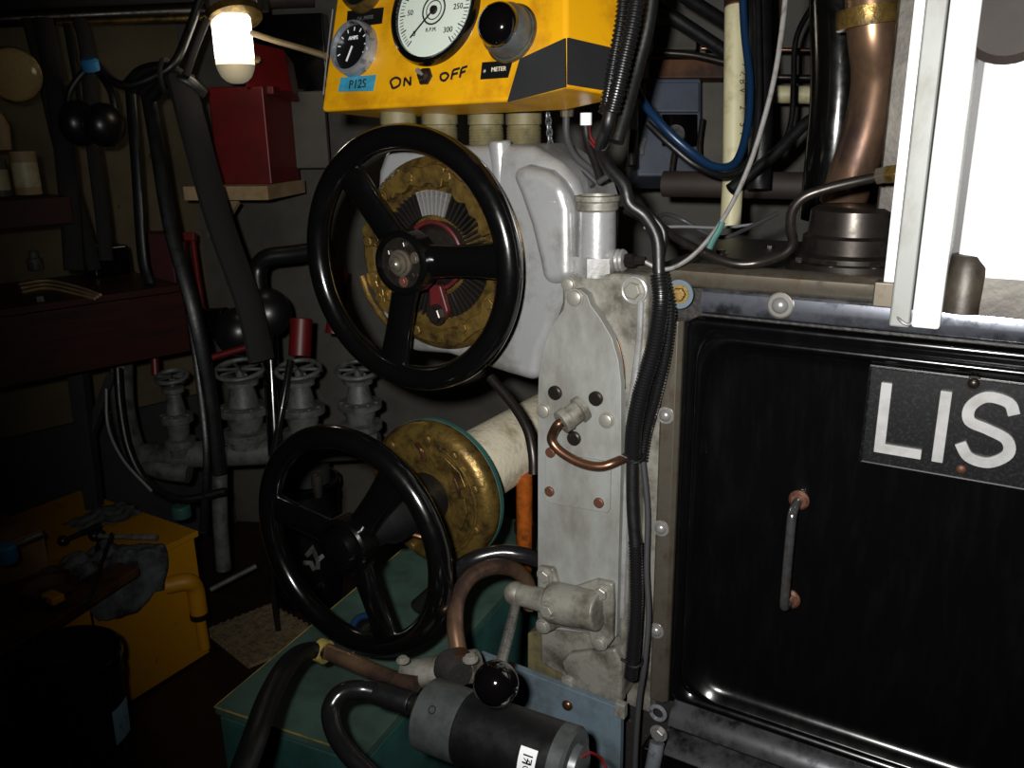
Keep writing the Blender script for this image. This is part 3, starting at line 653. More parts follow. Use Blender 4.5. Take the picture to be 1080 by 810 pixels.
# handwriting
def hand(strokes, name):
    mb = MB()
    for st in strokes: stroke(mb, [K(x, y, .0008) for x, y in st], .0034, cn, .0004, 3 if len(st) > 3 else 1)
    return mb.build(name, 'ink', con)
hand([[(414, 92), (412, 86), (417, 82), (422, 84), (421, 90), (415, 93), (413, 91)]], 'handwriting')
hand([[(426, 91), (427, 82)], [(427, 82), (433, 90)], [(433, 90), (433, 81)]], 'handwriting')
hand([[(465, 84), (465, 79), (470, 77), (473, 80), (469, 85), (465, 84)], [(476, 84), (478, 74)], [(478, 74), (485, 72)], [(476, 79), (483, 77)], [(485, 82), (487, 72)], [(487, 72), (493, 70)], [(486, 77), (491, 75)]], 'handwriting')
MB().tube([K(341, 100, .001), K(345, 60, .001), K(351, 10, .001)], .0012, n=6).build('worn_edge', 'steel', con)
# ribbed stubs under the console
for i, x in enumerate((419, 463, 512, 552)):
    t_ = A(x, 108, 1.27); b_ = A(x, 158, 1.29); b_ = V((t_.x, t_.y, b_.z)); r = .0265; L = (t_-b_).length
    pr_ = [(0, r*.98)]
    k = 7
    for j in range(k): pr_ += [(L*(.08+.42*j/k), r), (L*(.08+.42*(j+.5)/k), r*.95)]
    pr_ += [(L*.52, r*.93), (L*.54, r*1.03), (L*.9, r*1.03), (L*.92, r*.9), (L, r*.9), (L, 0)]
    s_ = MB().lathe(b_, Z, pr_, 32).build('ribbed_stub', 'olive' if 0 else 'green_paint')
    tag(s_, ['leftmost ribbed metal stub under the yellow console, above the handwheel rim', 'second ribbed stub under the console, under the ON lettering and dial', 'third ribbed metal stub under the console, bright worn one', 'rightmost ribbed metal stub under the console, beside the chain'][i], 'mount', 'ribbed stubs carrying the console')
# chain
ch = thing('chain', 'short hanging link chain under the yellow console', 'chain', A(580, 122, 1.22))
for i in range(9):
    c_ = A(578+.5*i, 122+6*i, 1.22); MB().torus(c_, (WD if i % 2 else U), .0042, .0013, 14, 6, el=1.5).build('link', 'motor_grey', ch)

# ------------------------------------------------------------ cables and hoses
def hose(pts, r, m, label, cat='hose', name=None, n=12, **k):
    P = [A(*p) for p in pts]
    return tag(MB().tube(P, r, n=n, **k).build(name or cat, m), label, cat)
c1p = [(671, -30, 1.10), (662, 30, 1.10), (652, 80, 1.11), (646, 112, 1.12), (636, 150, 1.125), (640, 178, 1.12), (660, 205, 1.11), (684, 235, 1.11), (693, 262, 1.10), (695, 290, 1.10), (697, 320, 1.10), (690, 365, 1.125), (677, 410, 1.15), (669, 450, 1.17), (667, 482, 1.19), (667, 530, 1.20), (672, 580, 1.22), (671, 640, 1.23), (667, 700, 1.25), (664, 712, 1.26)]
hose(c1p[9:15], .0108, 'plastic', 'black corrugated conduit running down beside the control case, upper length', name='corrugated_conduit', corr=.0011, step=.0011)
hose([c1p[14], (667, 530, 1.205), (670, 575, 1.215)], .0088, 'rubber', 'smooth black cable sheath below the tied conduit', name='cable_sheath')
hose([(670, 572, 1.215), (671, 610, 1.225), (671, 640, 1.235), (668, 690, 1.25), (665, 715, 1.26)], .0095, 'plastic', 'lower black corrugated conduit beside the worn side trim', name='corrugated_conduit', corr=.001, step=.0011)
hose([(700, 290, 1.115), (707, 325, 1.125), (703, 370, 1.145), (693, 415, 1.17), (682, 455, 1.195), (677, 485, 1.205)], .0072, 'plastic', 'thinner corrugated conduit lying right of the main one', name='corrugated_conduit', corr=.001, step=.0011)
hose([(678, 485, 1.21), (683, 540, 1.225), (682, 600, 1.24), (684, 650, 1.25), (680, 700, 1.26), (674, 740, 1.28), (670, 800, 1.30), (670, 850, 1.31)], .0042, 'dark_wire', 'thin dark cable hanging beside the conduit', name='cable')
hose([(690, 470, 1.24), (691, 420, 1.22), (693, 500, 1.26)][:2], .002, 'dark_wire', 'short wire behind the conduit', name='wire') if 0 else None
for i, (x, y, d) in enumerate(((669, 482, 1.192), (669, 697, 1.25))):
    tt = MB().torus(A(x, y, d), Z*.9+WD*.3, .0125 if i == 0 else .012, .002, 24, 8); tt.tube([A(x-8, y+1, d-.012), A(x-14, y-2, d-.012)], .0022, n=8)
    tag(tt.build('cable_tie', 'rubber'), ['black cable tie holding conduit and copper pipe ends together', 'black cable tie round the lower conduit'][i], 'cable tie')
hose([(676, -30, 1.02), (668, 20, 1.03), (659, 60, 1.04), (651, 95, 1.05), (645, 118, 1.06)], .0098, 'plastic', 'right one of two black conduits coming down beside the yellow console', name='corrugated_conduit', corr=.001, step=.0016)
hose([(660, -30, 1.03), (655, 20, 1.04), (648, 60, 1.05), (641, 100, 1.06), (637, 120, 1.07)], .007, 'plastic', 'left thinner black conduit coming down beside the yellow console', name='corrugated_conduit', corr=.001, step=.0014)
hose([(690, -30, 1.11), (684, 20, 1.12), (672, 70, 1.13), (660, 115, 1.13), (650, 150, 1.13)], .010, 'rubber', 'smooth thick black cable behind the two conduits', name='cable')
hose([(645, 110, 1.06), (640, 135, 1.07), (634, 155, 1.13), (641, 175, 1.12), (658, 195, 1.11), (664, 215, 1.11), (680, 228, 1.11), (693, 252, 1.115), (695, 288, 1.12)], .0085, 'rubber', 'black sheathed cable looping from the conduits over the silver fitting to the corrugated conduit', name='cable')
hose([(655, 214, 1.12), (668, 216, 1.13), (684, 225, 1.13), (700, 245, 1.13), (697, 275, 1.14)], .005, 'rubber', 'thin black cable arching past the silver fitting', name='cable')
hose([(597, 118, 1.19), (598, 145, 1.19), (607, 165, 1.18), (622, 178, 1.17), (634, 190, 1.16)], .005, 'dark_wire', 'grey cable dropping from the leftmost gland of the console', name='cable')
hose([(580, 170, 1.22), (600, 172, 1.2), (614, 185, 1.18), (625, 196, 1.17)], .0045, 'dark_wire', 'grey cable crossing from the gearbox to the silver fitting', name='cable')
hose([(617, 128, 1.17), (620, 150, 1.17), (628, 172, 1.16), (634, 192, 1.15)], .006, 'rubber', 'black cable hanging under the white tagged gland', name='cable')
hose([(640, 150, 1.12), (634, 165, 1.13), (646, 180, 1.12), (632, 192, 1.14)], .004, 'dark_wire', 'thin twisted wire above the silver fitting', name='wire')
for i in range(2):
    hose([(616+5*i, 130, 1.168), (617+5*i, 142, 1.168), (624+4*i, 152, 1.165), (632+3*i, 160, 1.16)], .0022, 'red', 'left thin red wire under the white tagged gland' if i == 0 else 'right thin red wire under the white tagged gland', name='wire', n=8)
gn = thing('cable_gland', 'brown cable gland under the yellow console corner', 'cable gland', A(598, 116, 1.19)); MB().lathe(A(598, 120, 1.19), Z, [(-.004, .009), (.012, .010), (.02, .010), (.02, 0)], 8).build('gland_body', 'trim_worn', gn)
tg_ = MB().lathe(A(618, 132, 1.165), Z, [(0, .0), (0, .008), (.016, .008), (.016, 0)], 16).build('cable_tag', 'white_flat'); tag(tg_, 'small white cable tag above the red wires', 'tag')
# steel capillary to the sender
cap = [tuple(), ]
pq = b0+q*0
q_ = (W(663, 275, .03)-W(629, 275, .03)).normalized(); ps = b0+q_*.066
steelw = MB().tube([ps, A(700, 284, 1.12), A(722, 276, 1.11), (A(745, 255, 1.10)), A(768, 222, 1.08), A(790, 175, 1.06), A(806, 125, 1.04), A(818, 75, 1.02), A(826, 20, 1.01), A(831, -30, 1.0)], .0031, n=10).build('capillary_tube', 'steel')
tag(steelw, 'thin steel capillary tube sweeping up from the silver fitting to the top of the frame', 'tube')
hose([(748, 262, 1.099), (752, 253, 1.095), (758, 243, 1.09), (762, 234, 1.086)], .0043, 'teal', 'green sleeve on the steel capillary tube', 'sleeve', n=10)
# fuel pipe to the block
fp_ = thing('fuel_pipe', 'bent dark steel fuel pipe with a brass union on the white cylinder block', 'pipe', A(940, 185, .99))
MB().tube([A(928, 186, .995), A(905, 191, 1.0), A(872, 199, 1.01), (A(848, 208, 1.02)), A(836, 222, 1.03), A(834, 240, 1.04), A(836, 256, 1.05), A(826, 268, 1.06), A(800, 277, 1.08), A(775, 278, 1.09), A(745, 268, 1.11), A(715, 252, 1.14), A(690, 235, 1.17), A(660, 222, 1.2)], .0062, n=14).build('pipe', 'dark_steel', fp_)
MB().cyl(A(926, 186, .995), A(937, 184, .985), .0105, N=6).build('union_nut', 'trim_worn', fp_, bevel=.001)
MB().cyl(A(936, 184, .986), A(949, 183, .975), .0115, N=6).build('union_nut', 'brass', fp_, bevel=.001)
hose([(690, 236, 1.25), (700, 226, 1.28), (720, 232, 1.3), (745, 246, 1.28), (765, 250, 1.25), (790, 240, 1.28), (820, 225, 1.3)], .0032, 'dark_wire', 'thin grey wire looping over the crankcase deck', name='wire')
hose([(680, 240, 1.2), (720, 239, 1.25), (760, 240, 1.3), (800, 236, 1.34)], .0022, 'grey_wire', 'thin pale wire lying across the crankcase deck', name='wire')
# blue and black hoses behind
hose([(668, 78, 1.45), (676, 104, 1.42), (700, 134, 1.40), (726, 158, 1.40), (752, 175, 1.42), (775, 172, 1.44), (787, 140, 1.46), (791, 90, 1.48), (785, 30, 1.5), (782, -40, 1.5)], .007, 'blue_hose', 'blue hose looping under the white pipe')
hose([(683, 130, 1.43), (706, 152, 1.42), (735, 175, 1.42), (765, 185, 1.44), (790, 170, 1.45), (800, 120, 1.46), (800, 40, 1.48), (798, -40, 1.5)], .006, 'rubber', 'black hose looping beside the blue hose')
hose([(800, -40, 1.55), (801, 40, 1.55), (802, 100, 1.55), (802, 150, 1.55), (800, 200, 1.56)], .022, 'rubber', 'thick black vertical hose right of the white pipe')
hose([(881, 112, 1.5), (850, 130, 1.5), (822, 158, 1.5), (798, 178, 1.5), (770, 200, 1.5)], .011, 'rubber', 'black hose slanting down from the exhaust to the white pipe')
hose([(885, -20, 1.5), (866, 20, 1.5), (864, 55, 1.5), (873, 90, 1.5), (880, 115, 1.5), (877, 140, 1.5)], .009, 'rubber', 'curved black hose left of the lagged pipe')
hose([(860, 0, 1.75), (840, 40, 1.75), (837, 90, 1.75), (834, 130, 1.75), (820, 170, 1.75)], .006, 'rubber', 'faint dark cable hanging before the grey bulkhead', name='cable')
wp = thing('white_pipe', 'cream vertical pipe with faint dark print in front of the grey enclosure', 'pipe', A(776, 200, 1.5))
MB().tube([A(776, -20, 1.56), A(773, 190, 1.6), A(770, 240, 1.62)], .0195, n=24, k=1).build('pipe', 'white_pipe', wp)
MB().cyl(A(776, -20, 1.56), A(776, 7, 1.56), .021).build('pipe_band', 'copper', wp)
for i, c in enumerate('8ZZBV 2 51'):
    if c != ' ': text(c, A(781, 62+9*i, 1.575)-FW*.014, -UP, RX, .016, 'dark_wire' if i < 5 else 'rust_bolt', wp)
# grey enclosure with lenses and clips
en = thing('electrical_enclosure', 'blue-grey electrical enclosure on the bulkhead behind the blue hose', 'electrical box', A(706, 185, 1.9))
def fbox(mb, x0, y0, x1, y1, d, th, off=0):
    mb.prism([A(x0, y1, d), A(x1, y1, d), A(x1, y0, d), A(x0, y0, d)], FW*th); return mb
fbox(MB(), 672, 82, 740, 186, 1.85, .12).build('case', 'enclosure', en, bevel=.006)
fbox(MB(), 680, 86, 738, 118, 1.84, .012).build('lid', 'enclosure', en, bevel=.004)
fbox(MB(), 698, 120, 736, 154, 1.835, .012).build('window', 'glass_dark', en, bevel=.003)
MB().lathe(A(712, 142, 1.83), -FW, [(0, .022), (.012, .018), (.016, 0)], 24).build('knob', 'grey_paint', en)
hose([(741, 126, 1.8), (738, 150, 1.8), (738, 168, 1.8)], .006, 'dark_steel', 'right bent metal latch on the blue-grey enclosure', 'latch')
hose([(712, 158, 1.8), (709, 185, 1.8), (716, 191, 1.8), (740, 191, 1.8), (758, 189, 1.8)], .007, 'dark_steel', 'dark elbow pipe under the blue-grey enclosure', 'pipe')
hose([(668, 138, 1.6), (666, 158, 1.6), (666, 175, 1.6)], .008, 'dark_steel', 'left bright-edged metal latch beside the enclosure', 'latch')
hose([(680, 146, 1.838), (677, 156, 1.838), (677, 163, 1.838)], .005, 'steel', 'small bright hook left of the enclosure', 'hook')
fbx = fbox(MB(), 741, 86, 766, 180, 1.9, .04).build('junction_panel', 'wall_back', bevel=.004); tag(fbx, 'flat grey panel between enclosure and cream pipe', 'panel')
ra = fbox(MB(), 684, 62, 764, 82, 1.92, .08).build('wooden_rail', 'wood_brown', bevel=.003); tag(ra, 'yellow-brown wooden rail above the enclosure', 'rail')
rb_ = fbox(MB(), 688, 26, 735, 52, 2.0, .05).build('wall_board', 'board_pale' if 0 else 'wall_back', bevel=.004); tag(rb_, 'pinkish grey board under the dark pipes', 'board')
hose([(690, 55, 1.88), (730, 58, 1.86), (766, 66, 1.84)], .008, 'dark_steel', 'dark rod along the wooden rail', 'rod')
for k, (a_, b_, r) in enumerate((((690, 5, 1.7), (770, 58, 1.75), .014), ((720, -5, 1.75), (775, 30, 1.8), .014))):
    tag(MB().cyl(A(*a_), A(*b_), r).build('slanting_pipe', 'rubber'), ['lower black pipe slanting behind the console conduits', 'upper black pipe slanting behind the console conduits'][k], 'pipe')
# horizontal pipes on the bulkhead right
for k, (y, r, m, l) in enumerate(((100, .020, 'white_pipe', 'pale horizontal pipe on the bulkhead between the hoses'), (53, .005, 'copper', 'thin reddish horizontal line on the bulkhead'), (82, .007, 'dark_steel', 'dark horizontal pipe above the pale one'), (196, .026, 'ceiling', 'brown horizontal pipe low behind the crankcase'))):
    tag(MB().cyl(A(740 if k < 3 else 700, y-2, 2.02 if k < 3 else 1.75), A(905, y+1, 1.95 if k < 3 else 1.6), r).build('bulkhead_pipe', m), l, 'pipe')
MB_ = MB().tube([A(858, 146, 1.55), A(864, 150, 1.55), A(880, 150, 1.55), A(860, 158, 1.55), A(880, 160, 1.55), A(862, 166, 1.55), A(880, 168, 1.55)], .002, n=6).build('coiled_wire', 'dark_wire'); tag(MB_, 'small coil of dark wire beside the lagged pipe', 'wire')
blk = MB(); blk.prism([W(700, 240, -.4), W(1200, 240, -.4), W(1200, 215, -.4), W(700, 215, -.4)], WD*-.05)
# rods near the gearbox
hose([(517, 398, 1.42), (540, 425, 1.40), (556, 452, 1.38), (562, 478, 1.37), (563, 500, 1.37)], .0085, 'dark_steel', 'dark bent rod in front of the cream lagged tube', 'rod')
hose([(553, 500, 1.62), (553, 560, 1.65), (552, 640, 1.7)], .016, 'copper_orange', 'orange copper pipe behind the control case', 'pipe')
tag(MB().lathe(A(553, 556, 1.655), Z, [(-.01, .02), (.01, .02), (.01, 0)], 20).build('pipe_clip', 'dark_steel'), 'dark clip round the orange copper pipe', 'clip')
hose([(440, 640, 1.42), (472, 612, 1.38), (495, 592, 1.36), (525, 583, 1.36), (550, 585, 1.36), (572, 592, 1.37)], .013, 'rubber_gloss', 'thick black hose curving behind the copper bend')
cbn = thing('copper_bend', 'bronzed pipe bend rising from the pump and curving behind the lever bracket', 'pipe', A(484, 705, 1.2))
MB().tube([A(484, 690, 1.22), A(480, 660, 1.24), A(483, 630, 1.27), A(497, 608, 1.30), A(520, 598, 1.33), A(543, 601, 1.36), A(556, 615, 1.38), A(560, 640, 1.40)], .0125, n=16).build('pipe', 'exhaust', cbn)
MB().lathe(A(484, 708, 1.205), Z*.98-WD*.1, [(-.004, .017), (.012, .017), (.013, .0145), (.03, .0145), (.031, .012), (.031, 0)], 8).build('union_nut', 'copper', cbn)

# ------------------------------------------------------------ electric motor at the bottom
ma = A(450, 752, 1.10); mz = A(613, 810, 1.0); ax_ = (mz-ma).normalized(); Lm = (mz-ma).length
mo = thing('electric_motor', 'cylindrical electric motor with satin grey end and black body', 'motor', A(530, 800, 1.05))
rm = .0455
m1 = (A(492, 752, 1.07)-ma).length
MB().lathe(ma, ax_, [(0, 0), (0, rm*.9), (.004, rm*1.0), (m1, rm*1.0), (m1, 0)], 56).build('grey_end', 'motor_grey', mo)
MB().lathe(ma, ax_, [(m1+.0005, rm*1.0), (m1+.002, rm*1.02), (m1+.004, rm*.97), (Lm-.028, rm*.97), (Lm-.028, 0)], 56).build('body', 'motor_black', mo)
MB().lathe(ma, ax_, [(Lm-.0278, rm*.98), (Lm-.012, rm*.98), (Lm-.008, rm*.9), (Lm-.008, rm*.6), (Lm, rm*.55), (Lm+.004, rm*.4), (Lm+.004, 0)], 56).build('end_cap', 'motor_grey', mo)
fx, fy, fz = frame(ax_)
side = (CAM-(ma+mz)/2); side = (side-ax_*side.dot(ax_)).normalized(); upm = ax_.cross(side); upm = upm if upm.z > 0 else -upm
def onm(s, a, h=0): # along s, angle a from the camera side upward
    return ma+ax_*s+(side*math.cos(a)+upm*math.sin(a))*(rm*.97+h)
mb = MB(); rs = [[onm(Lm-.062, a, .0004), onm(Lm-.040, a, .0004), onm(Lm-.040, a, .0012), onm(Lm-.062, a, .0012)] for a in [math.radians(-60+62*i/10) for i in range(11)]]
mb.rings(rs); mb.build('label', 'white_flat', mo)
text('FI', V(), fx, fy, .018, 'ink', mo, warp=lambda c: onm(Lm-.051+c.y, math.radians(-14)+c.x/rm, .0014))
text('MOTOR', V(), fx, fy, .013, 'ink', mo, warp=lambda c: onm(Lm-.051+c.y, math.radians(-42)+c.x/rm, .0014))
MB().torus(onm(m1*.48, .12, .002), side, .0045, .0009, 20, 6).build('ring_mark', 'ink', mo)
hose([(612, 800, .99), (622, 794, .99), (634, 800, 1.0), (640, 812, 1.0)], .0018, 'red', 'thin red wire at the end of the motor', 'wire', n=8)
# pump flange behind motor and pipe to the left
pf = thing('pump_body', 'pale dirty pump casting between the teal box and the motor', 'pump', A(445, 715, 1.2))
MB().cyl(A(505, 702, 1.22), A(425, 712, 1.25), .024, .020, 24).build('casting', 'silver_dirty', pf, bevel=.004)
MB().lathe(A(478, 705, 1.2), -WD*.4-Z*.0+U*-.8, [(-.02, .02), (.0, .026), (.010, .026), (.012, .02), (.02, .02)], 24).build('flange', 'gravel', pf)
fast('hex', A(496, 696, 1.17), Z, .008, pf); fast('hex', A(425, 697, 1.2), Z, .007, pf)
hose([(340, 685, 1.30), (365, 695, 1.28), (390, 706, 1.26), (415, 716, 1.24), (440, 722, 1.22)], .0125, 'exhaust', 'brown stained pipe resting over the teal box lid', 'pipe')
tag(MB().lathe(A(339, 686, 1.30), (A(365, 695, 1.28)-A(340, 685, 1.3)), [(-.004, .018), (.010, .018), (.010, .012), (-.004, .012)], 20).build('hose_clip', 'yellow_edge'), 'yellow clip where the flat dark hose meets the brown pipe', 'clip')
hose([(250, 830, .98), (268, 780, 1.03), (284, 735, 1.12), (304, 700, 1.22), (322, 687, 1.28), (341, 686, 1.30)], .016, 'rubber', 'thick dark hose crossing over the teal box corner', flat=(1, .8))
hl = thing('looped_hose', 'black hose with crimped ferrule looping down from the motor end over the teal lid', 'hose', A(360, 745, 1.14))
MB().tube([A(400, 731, 1.14), A(380, 727, 1.14), A(360, 731, 1.13), A(349, 748, 1.12), (A(353, 772, 1.1)), A(368, 795, 1.08), A(395, 822, 1.06)], .0125, n=16).build('hose', 'rubber_gloss', hl)
MB().cyl(A(397, 730, 1.14), A(434, 742, 1.12), .016).build('ferrule', 'rubber', hl, bevel=.002)
MB().cyl(A(434, 742, 1.12), A(450, 746, 1.11), .010).build('stem', 'dark_steel', hl)

# ------------------------------------------------------------ teal box
zt4 = .42
q1 = H(226, 745, zt4); q2 = H(383, 797, zt4); q4 = H(386, 617, zt4); q3 = H(540, 614, zt4)
ud = (q2-q1); ud.z = 0; wdd = ud.length; ud.normalize(); dd = (q4-q1); dd = (dd-ud*dd.dot(ud)).normalized()
Ld = .85
tb_ = thing('teal_box', 'long teal painted box with worn yellow lid edges under the lower handwheel', 'box', q1+ud*wdd/2+dd*Ld/2-Z*zt4)
cbx = q1+ud*wdd/2+dd*Ld/2
MB().box(cbx-Z*(zt4/2+.01), (ud, dd, Z), (wdd/2-.004, Ld/2-.004, zt4/2-.012)).build('carcass', 'teal', tb_, bevel=.003)
MB().box(cbx-Z*.008, (ud, dd, Z), (wdd/2, Ld/2, .008)).build('lid', 'teal_top', tb_, bevel=.002)
mb = MB(); mb.tube([q1-Z*.001, q2-Z*.001], .0016, n=6, k=1); mb.tube([q1-Z*.001, q1+dd*Ld], .0014, n=6, k=1); mb.build('worn_edge', 'yellow_edge', tb_)
hose([(384, 672, 1.42), (372, 664, 1.42), (378, 652, 1.44), (394, 648, 1.46)], .006, 'blue_hose', 'short blue hose end on the teal lid')
hose([(372, 690, 1.4), (378, 672, 1.41), (388, 660, 1.43), (400, 655, 1.45)], .005, 'dark_steel', 'bent dark lever lying on the teal lid', 'lever')
#=====BACKGROUND=====
# ------------------------------------------------------------ lamp, red box, shelf
UZ = (V((1, 0, 0)), V((0, 1, 0)), Z)
la = A(243, 60, 2.05)
M['bulb_mid'] = emat('glowing_glass', (255, 236, 205), 1.3)
lamp = thing('bulkhead_lamp', 'lit glass bulkhead lamp hanging in front of the red box', 'lamp', la)
r = .046
MB().lathe(A(243, 16, 2.05), -Z, [(0, r*.8), (.0, r), (.065, r*1.0), (.098, r*1.0)], 40).build('glass_upper', 'bulb', lamp)
MB().lathe(A(243, 16, 2.05), -Z, [(.098, r*1.0), (.1125, r*.99)], 40).build('glass_middle', 'bulb_mid', lamp)
MB().lathe(A(243, 16, 2.05), -Z, [(.1125, r*.99), (.118, r*.97), (.125, r*.93), (.14, r*.78), (.150, r*.55), (.155, r*.3), (.156, 0)], 40).build('glass_lower', 'bulb_dim', lamp)
MB().sphere(A(243, 76, 2.0), .0085).build('filament_reflection', 'bulb', lamp) if 0 else None
MB().lathe(A(249, 22, 2.05), V((.25, -.35, -1)), [(-.03, .05), (-.022, .064), (-.004, .064), (-.002, .056)], 40).build('lamp_collar', 'brass', lamp)
MB().box(A(252, 2, 2.1), UZ, (.06, .05, .02)).build('lamp_mount', 'trim_worn', lamp, bevel=.004)
lp_ = bpy.data.lights.new('lamp_light', 'POINT'); lp_.energy = .35; lp_.color = (1, .86, .62); lp_.shadow_soft_size = .04
lo = bpy.data.objects.new('lamp_light', lp_); C.objects.link(lo); lo.location = A(243, 50, 1.93)
hose([(266, 35, 2.0), (290, 43, 1.95), (318, 51, 1.9), (344, 59, 1.85)], .007, 'board_pale', 'pale cable running from the lamp to the yellow console', 'cable', k=1)
def bbox(mb, x0, y0, x1, y1, d, th, D=None, ax=None):
    a = A((x0+x1)/2, (y0+y1)/2, d); w = abs(x1-x0)/2*d/FPX; h = abs(y1-y0)/2*d/FPX/.96
    ax = ax or (BD, BN, Z); return mb.box(a-ax[1]*th/2, ax, (w, th/2, h))
rbx = thing('red_box', 'red painted metal box with a hinged lid standing on the pale shelf', 'box', A(250, 192, 2.35))
bbox(MB(), 222, 96, 284, 192, 2.3, .2).build('body', 'red', rbx, bevel=.006)
mb = MB(); mb.prism([A(258, 92, 2.24), A(308, 96, 2.34), A(300, 52, 2.36), (A(268, 44, 2.28))], FW*.10); mb.build('lid', 'red', rbx, bevel=.005)
bbox(MB(), 222, 92, 290, 100, 2.29, .22).build('lid_flange', 'red', rbx, bevel=.003)
MB().lathe(A(272, 64, 2.22), -FW, [(0, .012), (.01, .010), (.012, 0)], 16).build('brass_catch', 'brass', rbx)
shf = thing('pale_shelf', 'pale painted shelf board with a diagonal bracket under the red box', 'shelf', A(238, 212, 2.3))
bbox(MB(), 190, 197, 285, 211, 2.27, .26).build('board', 'board_pale', shf, bevel=.002)
mb = MB(); mb.prism([A(225, 212, 2.3), A(252, 212, 2.3), A(232, 246, 2.42), A(218, 250, 2.42)], FW*.02); mb.build('bracket', 'board_pale', shf, bevel=.002)
pnl = bbox(MB(), 300, 100, 345, 175, 2.45, .02).build('wall_board', 'wall_back', bevel=.004); tag(pnl, 'mottled grey panel right of the red box', 'panel')
tag(bbox(MB(), 262, 20, 345, 100, 2.5, .05).build('dark_cabinet', 'black_paint', bevel=.004), 'black cabinet shape behind the lamp and console', 'cabinet')

# overhead pipes
for k, (a_, b_, r, m, l) in enumerate((
  ((-40, 22, 2.1), (215, 10, 2.3), .020, 'dark_steel', 'lower dark overhead pipe at the top left'),
  ((-40, 6, 2.2), (330, -4, 2.4), .028, 'ceiling', 'thick brown overhead pipe along the top left edge'),
  ((60, 24, 2.15), (225, 18, 2.2), .007, 'brass', 'thin brassy overhead pipe left of the lamp'))):
    tag(MB().cyl(A(*a_), A(*b_), r).build('overhead_pipe', m), l, 'pipe')
# hanging straps, hoses and coats on the left
hs = [
 ([(45, 20, 2.0), (60, 100, 2.0), (72, 200, 2.0), (78, 285, 2.0)], .022, 'webbing', 'broad dark strap hanging left of the ear defenders'),
 ([(30, 20, 2.1), (48, 90, 2.1), (62, 150, 2.1), (88, 240, 2.1), (100, 285, 2.1)], .016, 'webbing', 'dark strap slanting behind the tins on the left'),
 ([(70, 25, 2.1), (78, 70, 2.1), (86, 110, 2.1)], .008, 'rubber', 'thin dark cord above the ear defenders'),
 ([(84, 20, 2.05), (92, 60, 2.05), (98, 150, 2.05), (108, 230, 2.05), (112, 275, 2.05)], .016, 'webbing', 'dark strap hanging behind the blue cap'),
 ([(137, 92, 2.1), (143, 170, 2.1), (150, 270, 2.12), (158, 300, 2.12)], .013, 'rubber', 'first of the hoses hanging from the dark bundle'),
 ([(154, 88, 2.04), (165, 150, 2.02), (180, 240, 2.0), (205, 330, 2.0), (222, 420, 2.06), (232, 500, 2.12)], .017, 'rubber', 'second hose from the dark bundle, passing the bench corner'),
 ([(190, 80, 2.0), (208, 150, 2.0), (232, 235, 2.02), (262, 320, 2.05), (276, 380, 2.08)], .034, 'webbing', 'broad black strap crossing in front of the pale shelf'),
 ([(200, 330, 2.05), (210, 400, 2.05), (218, 480, 2.05), (214, 560, 2.1)], .009, 'rubber', 'black cable dropping past the bench corner to the yellow box'),
]
for P, r, m, l in hs:
    tag(MB().tube([A(*p) for p in P], r, n=12, flat=(1, .45)).build('strap' if m == 'webbing' else 'hose', m), l, 'strap' if m == 'webbing' else 'hose')
hose([(100, 66, 1.98), (116, 84, 1.98), (135, 90, 1.98), (160, 82, 1.98), (184, 66, 1.98), (200, 30, 2.0), (212, -5, 2.0)], .010, 'rubber', 'black cable draped from the blue cap up to the lamp', 'cable')
hose([(218, 20, 1.98), (206, 50, 1.98), (196, 80, 1.98)], .009, 'webbing', 'dark cord hanging left of the lamp', 'cord')
bnd = thing('hose_bundle', 'bundle of black hoses tied in the dark left of the red box', 'hose bundle', A(165, 85, 2.0))
for i in range(4):
    P = [A(135+8*i, 92+3*i, 2.02), A(152+8*i, 76+3*i, 2.0), A(178+6*i, 74+4*i, 2.0), A(205+3*i, 92+3*i, 2.03)]
    MB().tube(P, .017, n=12).build('hose', 'rubber', bnd)
MB().torus(A(176, 82, 2.0), RX, .04, .006, 24, 8).build('tie', 'webbing', bnd)
ed = thing('ear_defenders', 'black ear defenders hanging beneath the blue cap', 'ear defenders', A(98, 160, 2.0))
MB().sphere(A(84, 130, 1.99), .052, 14, V((1, -.3, 0)), .75).build('cup', 'plastic', ed); MB().sphere(A(110, 132, 1.97), .050, 14, V((1, -.3, 0)), .8).build('cup', 'plastic', ed)
MB().tube([A(70, 126, 2.0), A(74, 95, 2.0), A(96, 72, 2.0), A(116, 95, 1.98), A(122, 126, 1.98)], .008, n=10).build('headband', 'rubber', ed)
bc = MB().lathe(A(97, 74, 1.97), Z*.9-FW*.4, [(0, .016), (.0, .019), (.02, .020), (.026, .014), (.027, 0)], 24).build('blue_cap', 'blue_cap'); tag(bc, 'small blue plastic cap above the ear defenders', 'cap')
cdn = thing('clear_disc', 'round clear plastic lamp lens with a yellowed rim at the upper left edge', 'lens', A(14, 105, 1.9))
nn_ = (CAM-A(14, 80, 1.9)).normalized()+V((.35, 0, 0)); nn_.normalize()
MB().lathe(A(14, 79, 1.9), nn_, [(-.015, 0), (-.015, .045), (0, .056), (.006, .056), (.012, .045), (.016, .02), (.017, 0)], 36).build('lens', 'clear', cdn)
MB().torus(A(14, 79, 1.9), nn_, .056, .0045, 36, 8).build('rim', 'brass', cdn)
